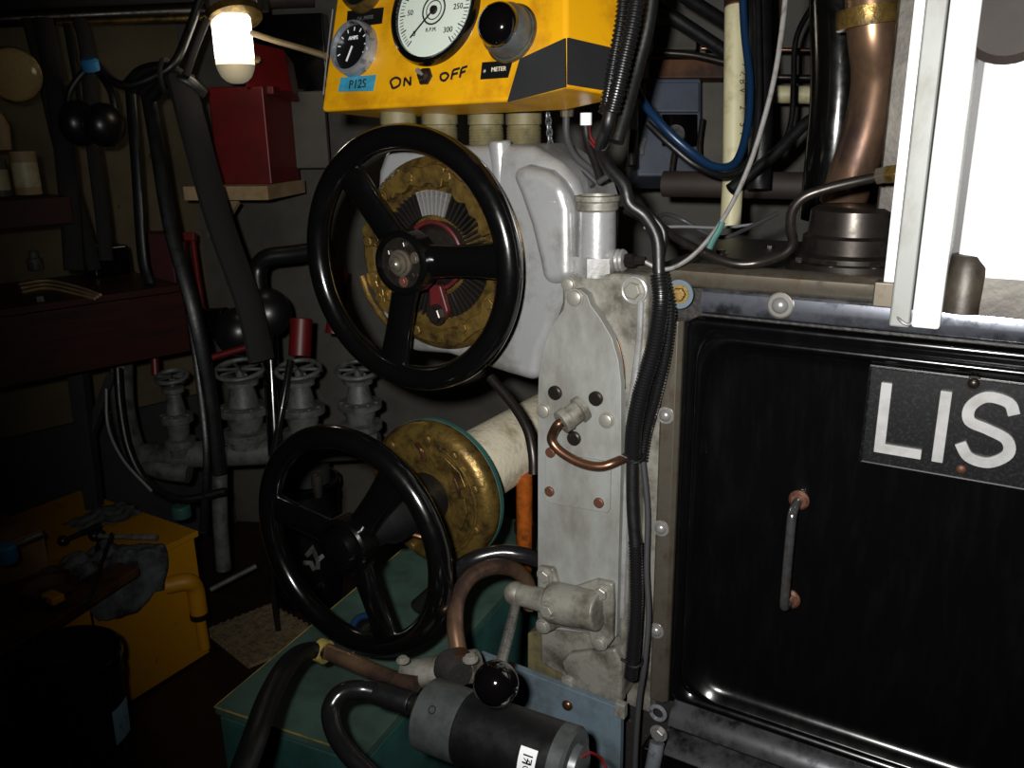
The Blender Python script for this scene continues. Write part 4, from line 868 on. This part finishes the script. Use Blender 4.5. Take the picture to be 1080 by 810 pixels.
# upper shelf with tins
us = thing('upper_shelf', 'short reddish wooden shelf carrying tins at the left edge', 'shelf', A(30, 235, 1.9))
bz1 = A(74, 207, 1.95); hz_ = 27*1.95/FPX/.96
axb = (LD, LN, Z)
MB().box(bz1+LD*.35-LN*.10-Z*hz_/2, axb, (.35, .10, hz_/2)).build('board', 'wood_red', us, bevel=.002)
def tin(x, ytop, ybot, hw, d, m, label, lid=True, cat='tin', bandm='ink'):
    b = A(x, ybot, d); h = (ybot-ytop)*d/FPX/.96; r = hw*d/FPX
    t = thing('tin', label, cat, b)
    MB().lathe(b, Z, [(0, 0), (0, r), (.003, r*1.02), (.006, r), (h-.006, r), (h-.003, r*1.03), (h, r*1.0), (h-.002, r*.9), (h-.004, 0)], 32).build('body', m, t)
    MB().lathe(b, Z, [(h*.18, r*1.01), (h*.75, r*1.01)], 32).build('paper_label', 'tin', t)
    return t
tin(31, 163, 205, 12.5, 1.87, 'board_pale', 'pale ribbed tin standing on the upper wooden shelf')
tin(3, 172, 207, 9, 1.85, 'grey_paint', 'dark tin at the left edge of the upper shelf')
pbn = MB().lathe(A(-2, 158, 1.86), Z, [(0, 0), (0, .026), (.05, .03), (.07, .022), (.08, .014), (.085, 0)], 24).build('plastic_bottle', 'board_pale'); tag(pbn, 'cut-off pale plastic bottle at the left edge above the tins', 'bottle')
# bench
b1 = A(193, 307, 2.12); bh = 63*2.12/FPX/.96
bn_ = thing('workbench', 'long varnished red-brown wooden workbench on the left', 'workbench', b1+LD*.6-LN*.2-Z*bh)
MB().box(b1+LD*.7-LN*.19-Z*bh/2, axb, (.7, .19, bh/2-.001)).build('fascia', 'wood_red', bn_, bevel=.002)
for i in range(3):
    MB().box(b1+LD*.7-LN*(.066+.128*i)+Z*.008, axb, (.702, .0625, .008)).build('plank', 'wood_red', bn_, bevel=.0015)
for i in range(3):
    P = [A(20+2*i, 300+4*i, 1.83), A(50, 296+4*i, 1.87), A(80, 302+4*i, 1.92), A(106-3*i, 311+2*i, 1.95)]
    tag(MB().tube([onplane(*[(p-CAM).dot(RX)/(p-CAM).dot(FW)*FPX+540, 405-(p-CAM).dot(UP)/(p-CAM).dot(FW)*FPX], V((0, 0, b1.z+.0195)), Z) for p in P], .0035, n=8).build('brass_rod', 'board_pale'), ['rearmost of three thin pale rods lying on the workbench', 'middle of three thin pale rods lying on the workbench', 'front one of three thin pale rods lying on the workbench'][i], 'rod')
def onz(x, y, z): return onplane(x, y, V((0, 0, z)), Z)
jl = MB().lathe(onz(38, 284, b1.z+.017), Z, [(0, 0), (0, .02), (.03, .02), (.034, .012), (.05, .012), (.05, 0)], 20).build('small_jar', 'grey_paint'); tag(jl, 'small dim glass jar at the back of the workbench', 'jar')
nb_ = MB().lathe(onz(43, 318, b1.z+.017), Z, [(0, 0), (0, .008), (.012, .008), (.012, 0)], 6).build('nut', 'steel'); tag(nb_, 'small shiny nut on the workbench near the rods', 'nut')
dk = MB().box(onz(115, 290, b1.z+.016)+Z*.04, axb, (.05, .04, .04)).build('dark_toolbox', 'black_paint', bevel=.01); tag(dk, 'small black box at the back right corner of the workbench', 'box')
# bolt cutter with red handles, dark red box
bcut = thing('bolt_cutter', 'red handled bolt cutter hanging on the wall right of the bench', 'bolt cutter', A(200, 330, 2.35))
MB().tube([A(193, 252, 2.35), A(198, 290, 2.33), (A(207, 328, 2.3))], .008).build('handle', 'red', bcut); MB().tube([A(203, 252, 2.35), A(208, 290, 2.33), (A(214, 328, 2.3))], .008).build('handle', 'red', bcut)
MB().box(A(198, 250, 2.35), (RX, FW, UP), (.022, .012, .012)).build('jaw', 'red', bcut, bevel=.003)
tag(bbox(MB(), 144, 248, 184, 300, 2.4, .08).build('dark_red_box', 'purple', bevel=.004), 'dim dark red box on the hull behind the bench end', 'box')
# black pump with elbow pipe
pu = thing('bilge_pump', 'black pump body with elbow pipe behind the upper handwheel rim', 'pump', A(270, 385, 2.1))
MB().sphere(A(280, 330, 2.2), .066, 16, FW, .8).build('body', 'plastic', pu); MB().sphere(A(252, 350, 2.22), .064, 14).build('valve_chest', 'plastic', pu)
MB().tube([A(273, 312, 2.2), A(272, 285, 2.2), A(282, 272, 2.19), A(310, 268, 2.19), (A(350, 262, 2.18))], .023, n=16).build('elbow_pipe', 'plastic', pu)
MB().cyl(A(240, 338, 2.22), A(205, 340, 2.25), .035).build('inlet', 'black_paint', pu, bevel=.004)
MB().cyl(A(284, 350, 2.2), A(291, 480, 2.2), .02).build('stand', 'black_paint', pu)
# grey valve manifold
labs = ['leftmost grey valve stack of the manifold, beside the hanging hoses', 'grey valve with a broad ring handwheel under the black pump', 'grey flanged valve right of the black pump', 'rightmost grey valve seen between the two handwheels']
for i, (x, yt, yb, rr_) in enumerate(((192, 385, 480, .036), (262, 378, 470, .058), (322, 378, 470, .052), (382, 380, 460, .05))):
    b = A(x, yb, 2.25); t = A(x, yt, 2.25); h = t.z-b.z
    v_ = thing('manifold_valve', labs[i], 'valve', b, 'grey valves of the manifold')
    MB().lathe(b, Z, [(0, 0), (0, rr_*.8), (h*.1, rr_*.8), (h*.12, rr_*1.1), (h*.2, rr_*1.1), (h*.22, rr_*.7), (h*.4, rr_*.85), (h*.42, rr_*1.15), (h*.5, rr_*1.15), (h*.52, rr_*.7), (h*.75, rr_*.5), (h*.77, rr_*.75), (h*.82, rr_*.75), (h*.84, rr_*.2), (h*.95, rr_*.2), (h*.95, 0)], 24).build('body', 'grey_paint', v_)
    MB().torus(b+Z*h*.95, Z*.95-FW*.2, rr_*1.05, .006, 36, 8).build('valve_wheel', 'grey_paint', v_)
    mb = MB(); 
    for a in (0, 60, 120):
        d = V((math.cos(math.radians(a)), math.sin(math.radians(a)), 0)); mb.cyl(b+Z*h*.95-d*rr_*1.05, b+Z*h*.95+d*rr_*1.05, .004, N=6)
    mb.build('wheel_spokes', 'grey_paint', v_)
    for k in range(5):
        a = math.radians(200+35*k); fast('hex', b+V((math.cos(a), math.sin(a), 0))*rr_*.95+Z*h*.5, Z, .006, v_, 'grey_paint')
MBm = MB().cyl(A(150, 482, 2.27), A(400, 470, 2.24), .036).build('manifold_pipe', 'grey_paint'); tag(MBm, 'horizontal grey manifold pipe under the row of valves', 'pipe')
hose([(128, 380, 2.3), (130, 430, 2.3), (142, 475, 2.28), (165, 492, 2.26), (200, 498, 2.26)], .030, 'grey_paint', 'grey pipe bend left of the valve manifold', 'pipe')
hose([(232, 470, 2.22), (232, 540, 2.25), (236, 600, 2.3)], .020, 'grey_paint', 'grey vertical pipe between manifold and yellow box', 'pipe', n=16)
hose([(205, 383, 2.12), (240, 372, 2.12), (272, 363, 2.12)], .0085, 'red', 'red lever bar lying across the manifold valves', 'lever')
tag(MB().cyl(A(318, 336, 2.15), A(316, 376, 2.15), .028).build('red_fitting', 'red', bevel=.003), 'red cylindrical fitting left of the upper handwheel rim', 'fitting')
tag(MB().tube([A(357, 285, 2.15), A(356, 320, 2.15), A(352, 352, 2.15)], .022).build('red_fitting', 'red'), 'red pipe fitting seen through the upper handwheel', 'fitting')
tag(MB().cyl(A(163, 378, 2.2), A(164, 396, 2.2), .010).build('red_stopper', 'red', bevel=.002), 'small red knob hanging under the bench end', 'knob')
hose([(124, 388, 2.1), (127, 430, 2.1), (136, 475, 2.1), (155, 508, 2.1), (190, 526, 2.08), (238, 518, 2.08)], .010, 'rubber', 'black hose hanging in a long curve under the bench end')
hose([(112, 410, 2.12), (114, 450, 2.12), (130, 485, 2.1), (160, 518, 2.08)], .0035, 'grey_wire', 'thin grey cable hanging under the bench', 'cable')
hose([(306, 380, 2.1), (300, 415, 2.08), (292, 460, 2.08), (284, 520, 2.13), (290, 640, 2.35), (300, 690, 2.42)], .008, 'rubber_gloss', 'thin black hose with a bright top left of the lower handwheel')
lg = MB(); lg.prism([A(70, 395, 2.2), A(86, 392, 2.2), A(106, 560, 2.35), A(92, 560, 2.35)], FW*.04); tag(lg.build('upright_post', 'wall_grey', bevel=.002), 'grey upright post under the bench', 'post')
lg = MB(); lg.prism([A(112, 395, 2.25), A(122, 392, 2.25), A(92, 470, 2.28), A(88, 455, 2.28)], FW*.03); tag(lg.build('bench_brace', 'wall_grey', bevel=.002), 'grey diagonal brace under the bench', 'brace')
# big bolt head region on the bulkhead left of the wheel
for i, (x, y) in enumerate(((122, 30), (160, 165), (124, 218))): tag(MB().lathe(A(x, y, 2.6 if i else 2.6), -FW, [(0, .009), (.006, .008), (.008, 0)], 12).build('wall_bolt', 'rust_bolt'), ['rusty bolt on the cream hull left of the lamp', 'rusty bolt on the cream hull between the hanging hoses', 'rusty bolt on the cream hull below the ear defenders'][i], 'bolt')

# ------------------------------------------------------------ yellow box with its clutter
yf = onz(222, 690, 0); 
ytop = A(214, 563, 1.0); yh = None
# height of the corner above yf
rr2 = ray(214, 563); tq = yf.y/rr2.y; yh = CAM.z+rr2.z*tq
yb = thing('yellow_cabinet', 'chipped yellow steel cabinet on the floor at the left', 'cabinet', V((yf.x, yf.y, 0)))
LY, WY = 1.15, .50
MB().box(V((yf.x, yf.y, yh/2))+WD*LY/2-U*WY/2, (WD, U, Z), (LY/2, WY/2, yh/2-.006)).build('body', 'yellow_dirty', yb, bevel=.004)
MB().box(V((yf.x, yf.y, yh))+WD*LY/2-U*WY/2, (WD, U, Z), (LY/2+.008, WY/2+.008, .008)).build('top_plate', 'yellow_dirty', yb, bevel=.002)
MB().box(V((yf.x, yf.y, yh/2))+WD*.30+U*.002, (WD, U, Z), (.0015, .003, yh/2-.02)).build('door_seam', 'ink', yb)
yz = yh+.008
fp2 = V((yf.x, yf.y, 0))+U*.03
MB().tube([fp2+WD*.10-U*.03+Z*(yh-.10), fp2+WD*.06+Z*(yh-.10), fp2+WD*.04+Z*(yh-.13), fp2+WD*.038+Z*(yh-.2)], .022, n=16).build('outlet_elbow', 'yellow_dirty', yb)
MB().cyl(fp2+WD*.038+Z*(yh-.2), fp2+WD*.038+Z*(yh-.215), .024).build('rubber_band', 'rubber', yb)
MB().cyl(fp2+WD*.038+Z*(yh-.215), fp2+WD*.036+Z*.05, .014).build('outlet_pipe', 'yellow_dirty', yb)
# brown board at the near end
def onyz(x, y, h=0): return onz(x, y, yz+h)
bd = thing('brown_board', 'oily brown wooden board lying on the near end of the yellow cabinet', 'board', onyz(60, 640))
P = [onyz(-60, 742), onyz(148, 607), onyz(96, 592), onyz(-60, 650)]
mb = MB(); mb.prism([p+Z*.022 for p in P], Z*-.021); mb.build('board', 'wood_brown', bd, bevel=.003)
dish = MB().lathe(onyz(55, 628, .022), Z, [(0, 0), (0, .04), (.02, .055), (.024, .055), (.006, .038), (.006, 0)], 28).build('dish', 'wood_brown'); tag(dish, 'shallow oily dish on the brown board', 'dish')
tag(MB().box(onyz(56, 630, .040), (U, WD, Z), (.022, .014, .008)).build('sponge', 'yellow_dirty', bevel=.003), 'yellow scrap lying in the oily dish', 'sponge')
cbd = thing('cardboard_box', 'opened brown cardboard box on the yellow cabinet', 'cardboard box', onyz(20, 600))
p = onyz(58, 600)
MB().box(p+WD*.2-U*.12+Z*.05, (WD, U, Z), (.2, .10, .048)).build('carton', 'cardboard', cbd, bevel=.002)
MB().box(p+WD*.2-U*.25+Z*.13, (WD, (U*.5+Z*.87).normalized(), (Z*.5-U*.87).normalized()), (.2, .06, .002)).build('flap', 'cardboard', cbd)
tag(MB().tube([A(-20, 582, 1.78), A(10, 576, 1.78), A(45, 562, 1.8)], .006).build('metal_bar', 'steel'), 'shiny metal bar across the cardboard box', 'bar')
can = tag(MB().lathe(A(8, 592, 1.68), Z, [(0, 0), (0, .018), (.004, .02), (.03, .02), (.034, .016), (.034, 0)], 20).build('can', 'blue_cap'), 'small can with a blue side at the left edge', 'can')
# rag: displaced cloth sheets
def rag(cx, cy, sx, sy, label, seed, m='cloth', h=.03, dz=.0):
    rnd = random.Random(seed); ph = [rnd.uniform(0, 6.28) for _ in range(6)]; N = 26; vs_ = []; fs = []
    c = onyz(cx, cy, dz)
    for i in range(N+1):
        for j in range(N+1):
            u_ = i/N-.5; v_ = j/N-.5
            ed_ = 1+.14*math.sin(7*u_+ph[0])*math.cos(6*v_+ph[1])
            hh = h*(.5+.28*math.sin(13*u_+5*v_+ph[2])+.22*math.sin(19*v_-8*u_+ph[3])+.14*math.sin(31*u_+ph[4]+9*v_))*(1-1.2*max(abs(u_), abs(v_)))
            p_ = c+WD*u_*sx*ed_-U*v_*sy*ed_+Z*(max(hh, 0)+.003)
            ov = (p_-V((yf.x, yf.y, 0))).dot(U)      # the part past the edge hangs down the front
            if ov > .012: p_ = p_-U*(ov-.014)+Z*-(ov-.012)
            vs_.append(p_)
    for i in range(N):
        for j in range(N): a = i*(N+1)+j; fs.append((a, a+1, a+N+2, a+N+1))
    o = MB().add(vs_, fs).build('rag', m, smooth=80); s_ = o.modifiers.new('thick', 'SOLIDIFY'); s_.thickness = .003; s_.offset = 1; return tag(o, label, 'rag')
rag(138, 600, .20, .20, 'crumpled grey rag hanging over the front edge of the yellow cabinet', 3)
rag(100, 600, .16, .16, 'second crumpled dark rag lying left of the hanging one', 5, h=.05, dz=.004)
rag(110, 548, .16, .12, 'small pale crumpled cloth at the back of the yellow cabinet', 9, 'tube_white' if 0 else 'grey_paint', h=.03)
for i, (x, y, dx, m, l) in enumerate(((86, 562, .03, 'rubber', 'black handled tool lying on the rags'), (132, 566, .05, 'steel', 'bright spanner on the yellow cabinet behind the rag'), (104, 575, .04, 'dark_steel', 'dark steel tool on the rags'))):
    c = onyz(x, y, .05-.012*i)
    tl = thing('hand_tool', l, 'tool', c)
    dd_ = (WD*math.cos(i*1.1)-U*math.sin(i*1.1)).normalized()
    MB().tube([c-dd_*dx*1.6, c, c+dd_*dx*1.6], [.008, .005], n=8).build('shank', m, tl); MB().sphere(c+dd_*dx*1.6, .013, 8).build('head', 'dark_steel', tl)
hose([(118, 562, 1.95), (108, 590, 1.9), (100, 615, 1.86), (92, 640, 1.83)], .003, 'rubber', 'thin black cord trailing over the rags', 'cord')
tgl = tag(MB().lathe(onyz(192, 545, .0), Z, [(0, 0), (0, .025), (.03, .025), (.034, .02), (.034, 0)], 20).build('teal_tub', 'teal', bevel=.002), 'dim teal cap at the far end of the yellow cabinet', 'cap')

# ------------------------------------------------------------ oil buckets
def bucket(x, y, d, r, h, label, l):
    c = A(x, y, d); b = V((c.x, c.y, 0)); h = c.z if h is None else h
    k = thing('oil_bucket', label, 'bucket', b, 'black plastic oil buckets')
    MB().lathe(b, Z, [(0, 0), (0, r*.84), (.004, r*.86), (h-.06, r*.965), (h-.058, r*1.0), (h-.045, r*1.0), (h-.043, r*.97), (h-.018, r*.985)], 56).build('body', 'motor_black', k)
    MB().lathe(b+Z*(h-.018), Z, [(0, r*1.0), (0, r*1.04), (.015, r*1.04), (.018, r*1.0), (.018, r*.94), (.006, r*.92), (.006, 0)], 56).build('lid', 'black_paint', k)
    MB().tube([b+Z*(h-.05)+V((-r, 0, 0)), b+Z*(h-.09)+V((-r*.8, -r*.75, 0)), b+Z*(h-.11)+V((0, -r*1.06, 0)), b+Z*(h-.09)+V((r*.8, -r*.75, 0)), b+Z*(h-.05)+V((r, 0, 0))], .003, n=8).build('bail_handle', 'dark_steel', k)
    return k, b, h
k1, b1_, h1 = bucket(62, 692, 1.62, .106, None, 'nearest black oil bucket at the lower left, pale blue label on its side', 1)
def onb(b, r0, r1, h, a, z): rr_ = r0+(r1-r0)*z/h+.0015; return b+V((math.cos(a)*rr_, math.sin(a)*rr_, z))
aC = math.atan2(CAM.y-b1_.y, CAM.x-b1_.x)
rs = []
for i in range(9):
    a = aC+math.radians(38+26*i/8); rs.append([onb(b1_, .096, .109, h1-.06, a, h1-.175), onb(b1_, .096, .109, h1-.06, a, h1-.10-.0*i), onb(b1_, .0965, .1095, h1-.06, a, h1-.10), onb(b1_, .0965, .1095, h1-.06, a, h1-.175)])
MB().rings(rs).build('label', 'label_blue', k1)
def btext(sx, k, b, h, a0, z, size, m): return text(sx, V(), RX, UP, size, m, k, warp=lambda c: onb(b, .0965, .1095, h-.06, a0+c.x/.105, z+c.y))
btext('e', k1, b1_, h1, aC+math.radians(52), h1-.137, .06, 'dial_black')
btext('AL', k1, b1_, h1, aC+math.radians(54), h1-.20, .026, 'green_print')
btext('OIL', k1, b1_, h1, aC+math.radians(54), h1-.232, .032, 'green_print')
btext('S', k1, b1_, h1, aC+math.radians(-8), h1-.165, .02, 'white_flat')
btext('20 L', k1, b1_, h1, aC+math.radians(0), h1-.20, .026, 'grey_paint')
btext('MOTOR', k1, b1_, h1, aC+math.radians(2), h1-.235, .026, 'grey_paint')
fl2 = onz(317, 664, 0); dv = V((fl2.x, fl2.y, 0)); 
cB = A(317, 500, (fl2-CAM).dot(FW)-.02)
k2, b2_, h2_ = bucket(317, 505, (fl2-CAM).dot(FW)+.06, .108, None, 'second black oil bucket on the floor behind the lower handwheel', 2)
aC2 = math.atan2(CAM.y-b2_.y, CAM.x-b2_.x)
btext('OIL', k2, b2_, h2_, aC2-math.radians(32), .13, .06, 'grey_paint')
mb = MB()
for q in (((-.02, .19), (0, .21), (.012, .17), (.01, .14)), ((-.03, .17), (-.008, .165), (.0, .14)), ((.012, .17), (.03, .18))):
    pts = [onb(b2_, .0965, .1095, h2_-.06, aC2+math.radians(8)+u_/.105, z) for u_, z in q]; stroke(mb, pts, .012, (CAM-b2_).normalized(), .001)
mb.build('bird_emblem', 'grey_paint', k2)
btext('LUBRICANTS', k2, b2_, h2_, aC2-math.radians(12), .085, .022, 'grey_paint')
gj = MB().lathe(V((b2_.x, b2_.y, h2_+.001))+V((.03, -.02, 0)), Z, [(0, 0), (0, .058), (.055, .062), (.06, .05), (.062, 0)], 32).build('grey_tub', 'wall_grey'); tag(gj, 'grey plastic tub standing on the second oil bucket', 'tub')
rc_ = tag(MB().lathe(V((onz(-14, 800, .2).x, onz(-14, 800, .2).y, 0)), Z, [(0, 0), (0, .05), (.25, .05), (.26, .04), (.27, 0)], 24).build('red_can', 'red'), 'red can cut off at the lower left edge', 'can')
# tread mat on the floor and slats
P = [onz(215, 668, .0), onz(262, 706, .0), onz(345, 672, .0), onz(285, 640, .0)]
tm = thing('tread_mat', 'sandy textured floor mat between the yellow cabinet and the teal box', 'mat', onz(270, 670, 0))
mb = MB(); mb.prism([p+Z*.008 for p in P], Z*-.007); mb.build('mat', 'tread', tm, bevel=.001)
mb = MB()
for i in range(22):
    for j in range(18):
        p_ = P[0].lerp(P[1], (i+.5)/22).lerp(P[3].lerp(P[2], (i+.5)/22), (j+.5)/18)+Z*.008
        a = .8 if (i+j) % 2 else -.8; mb.box(p_+Z*.0015, (V((math.cos(a), math.sin(a), 0)), V((-math.sin(a), math.cos(a), 0)), Z), (.008, .0035, .002))
stuff(mb.build('lozenges', 'tread', tm))
hose([(222, 622, 2.3), (245, 610, 2.32), (270, 597, 2.35)], .007, 'grey_paint', 'grey rod leaning by the second oil bucket', 'rod')
for i in range(9):
    a_ = 1.0+.42*i; w_ = .2
    struct(MB().box(V((-1.4+.30*i, 1.6, .001)), UZ, (.148, 1.6, .002)).build('floor_plank', 'floor')) if 0 else None
for o in list(bpy.data.objects):
    if 'org_' in o: del o['org_']
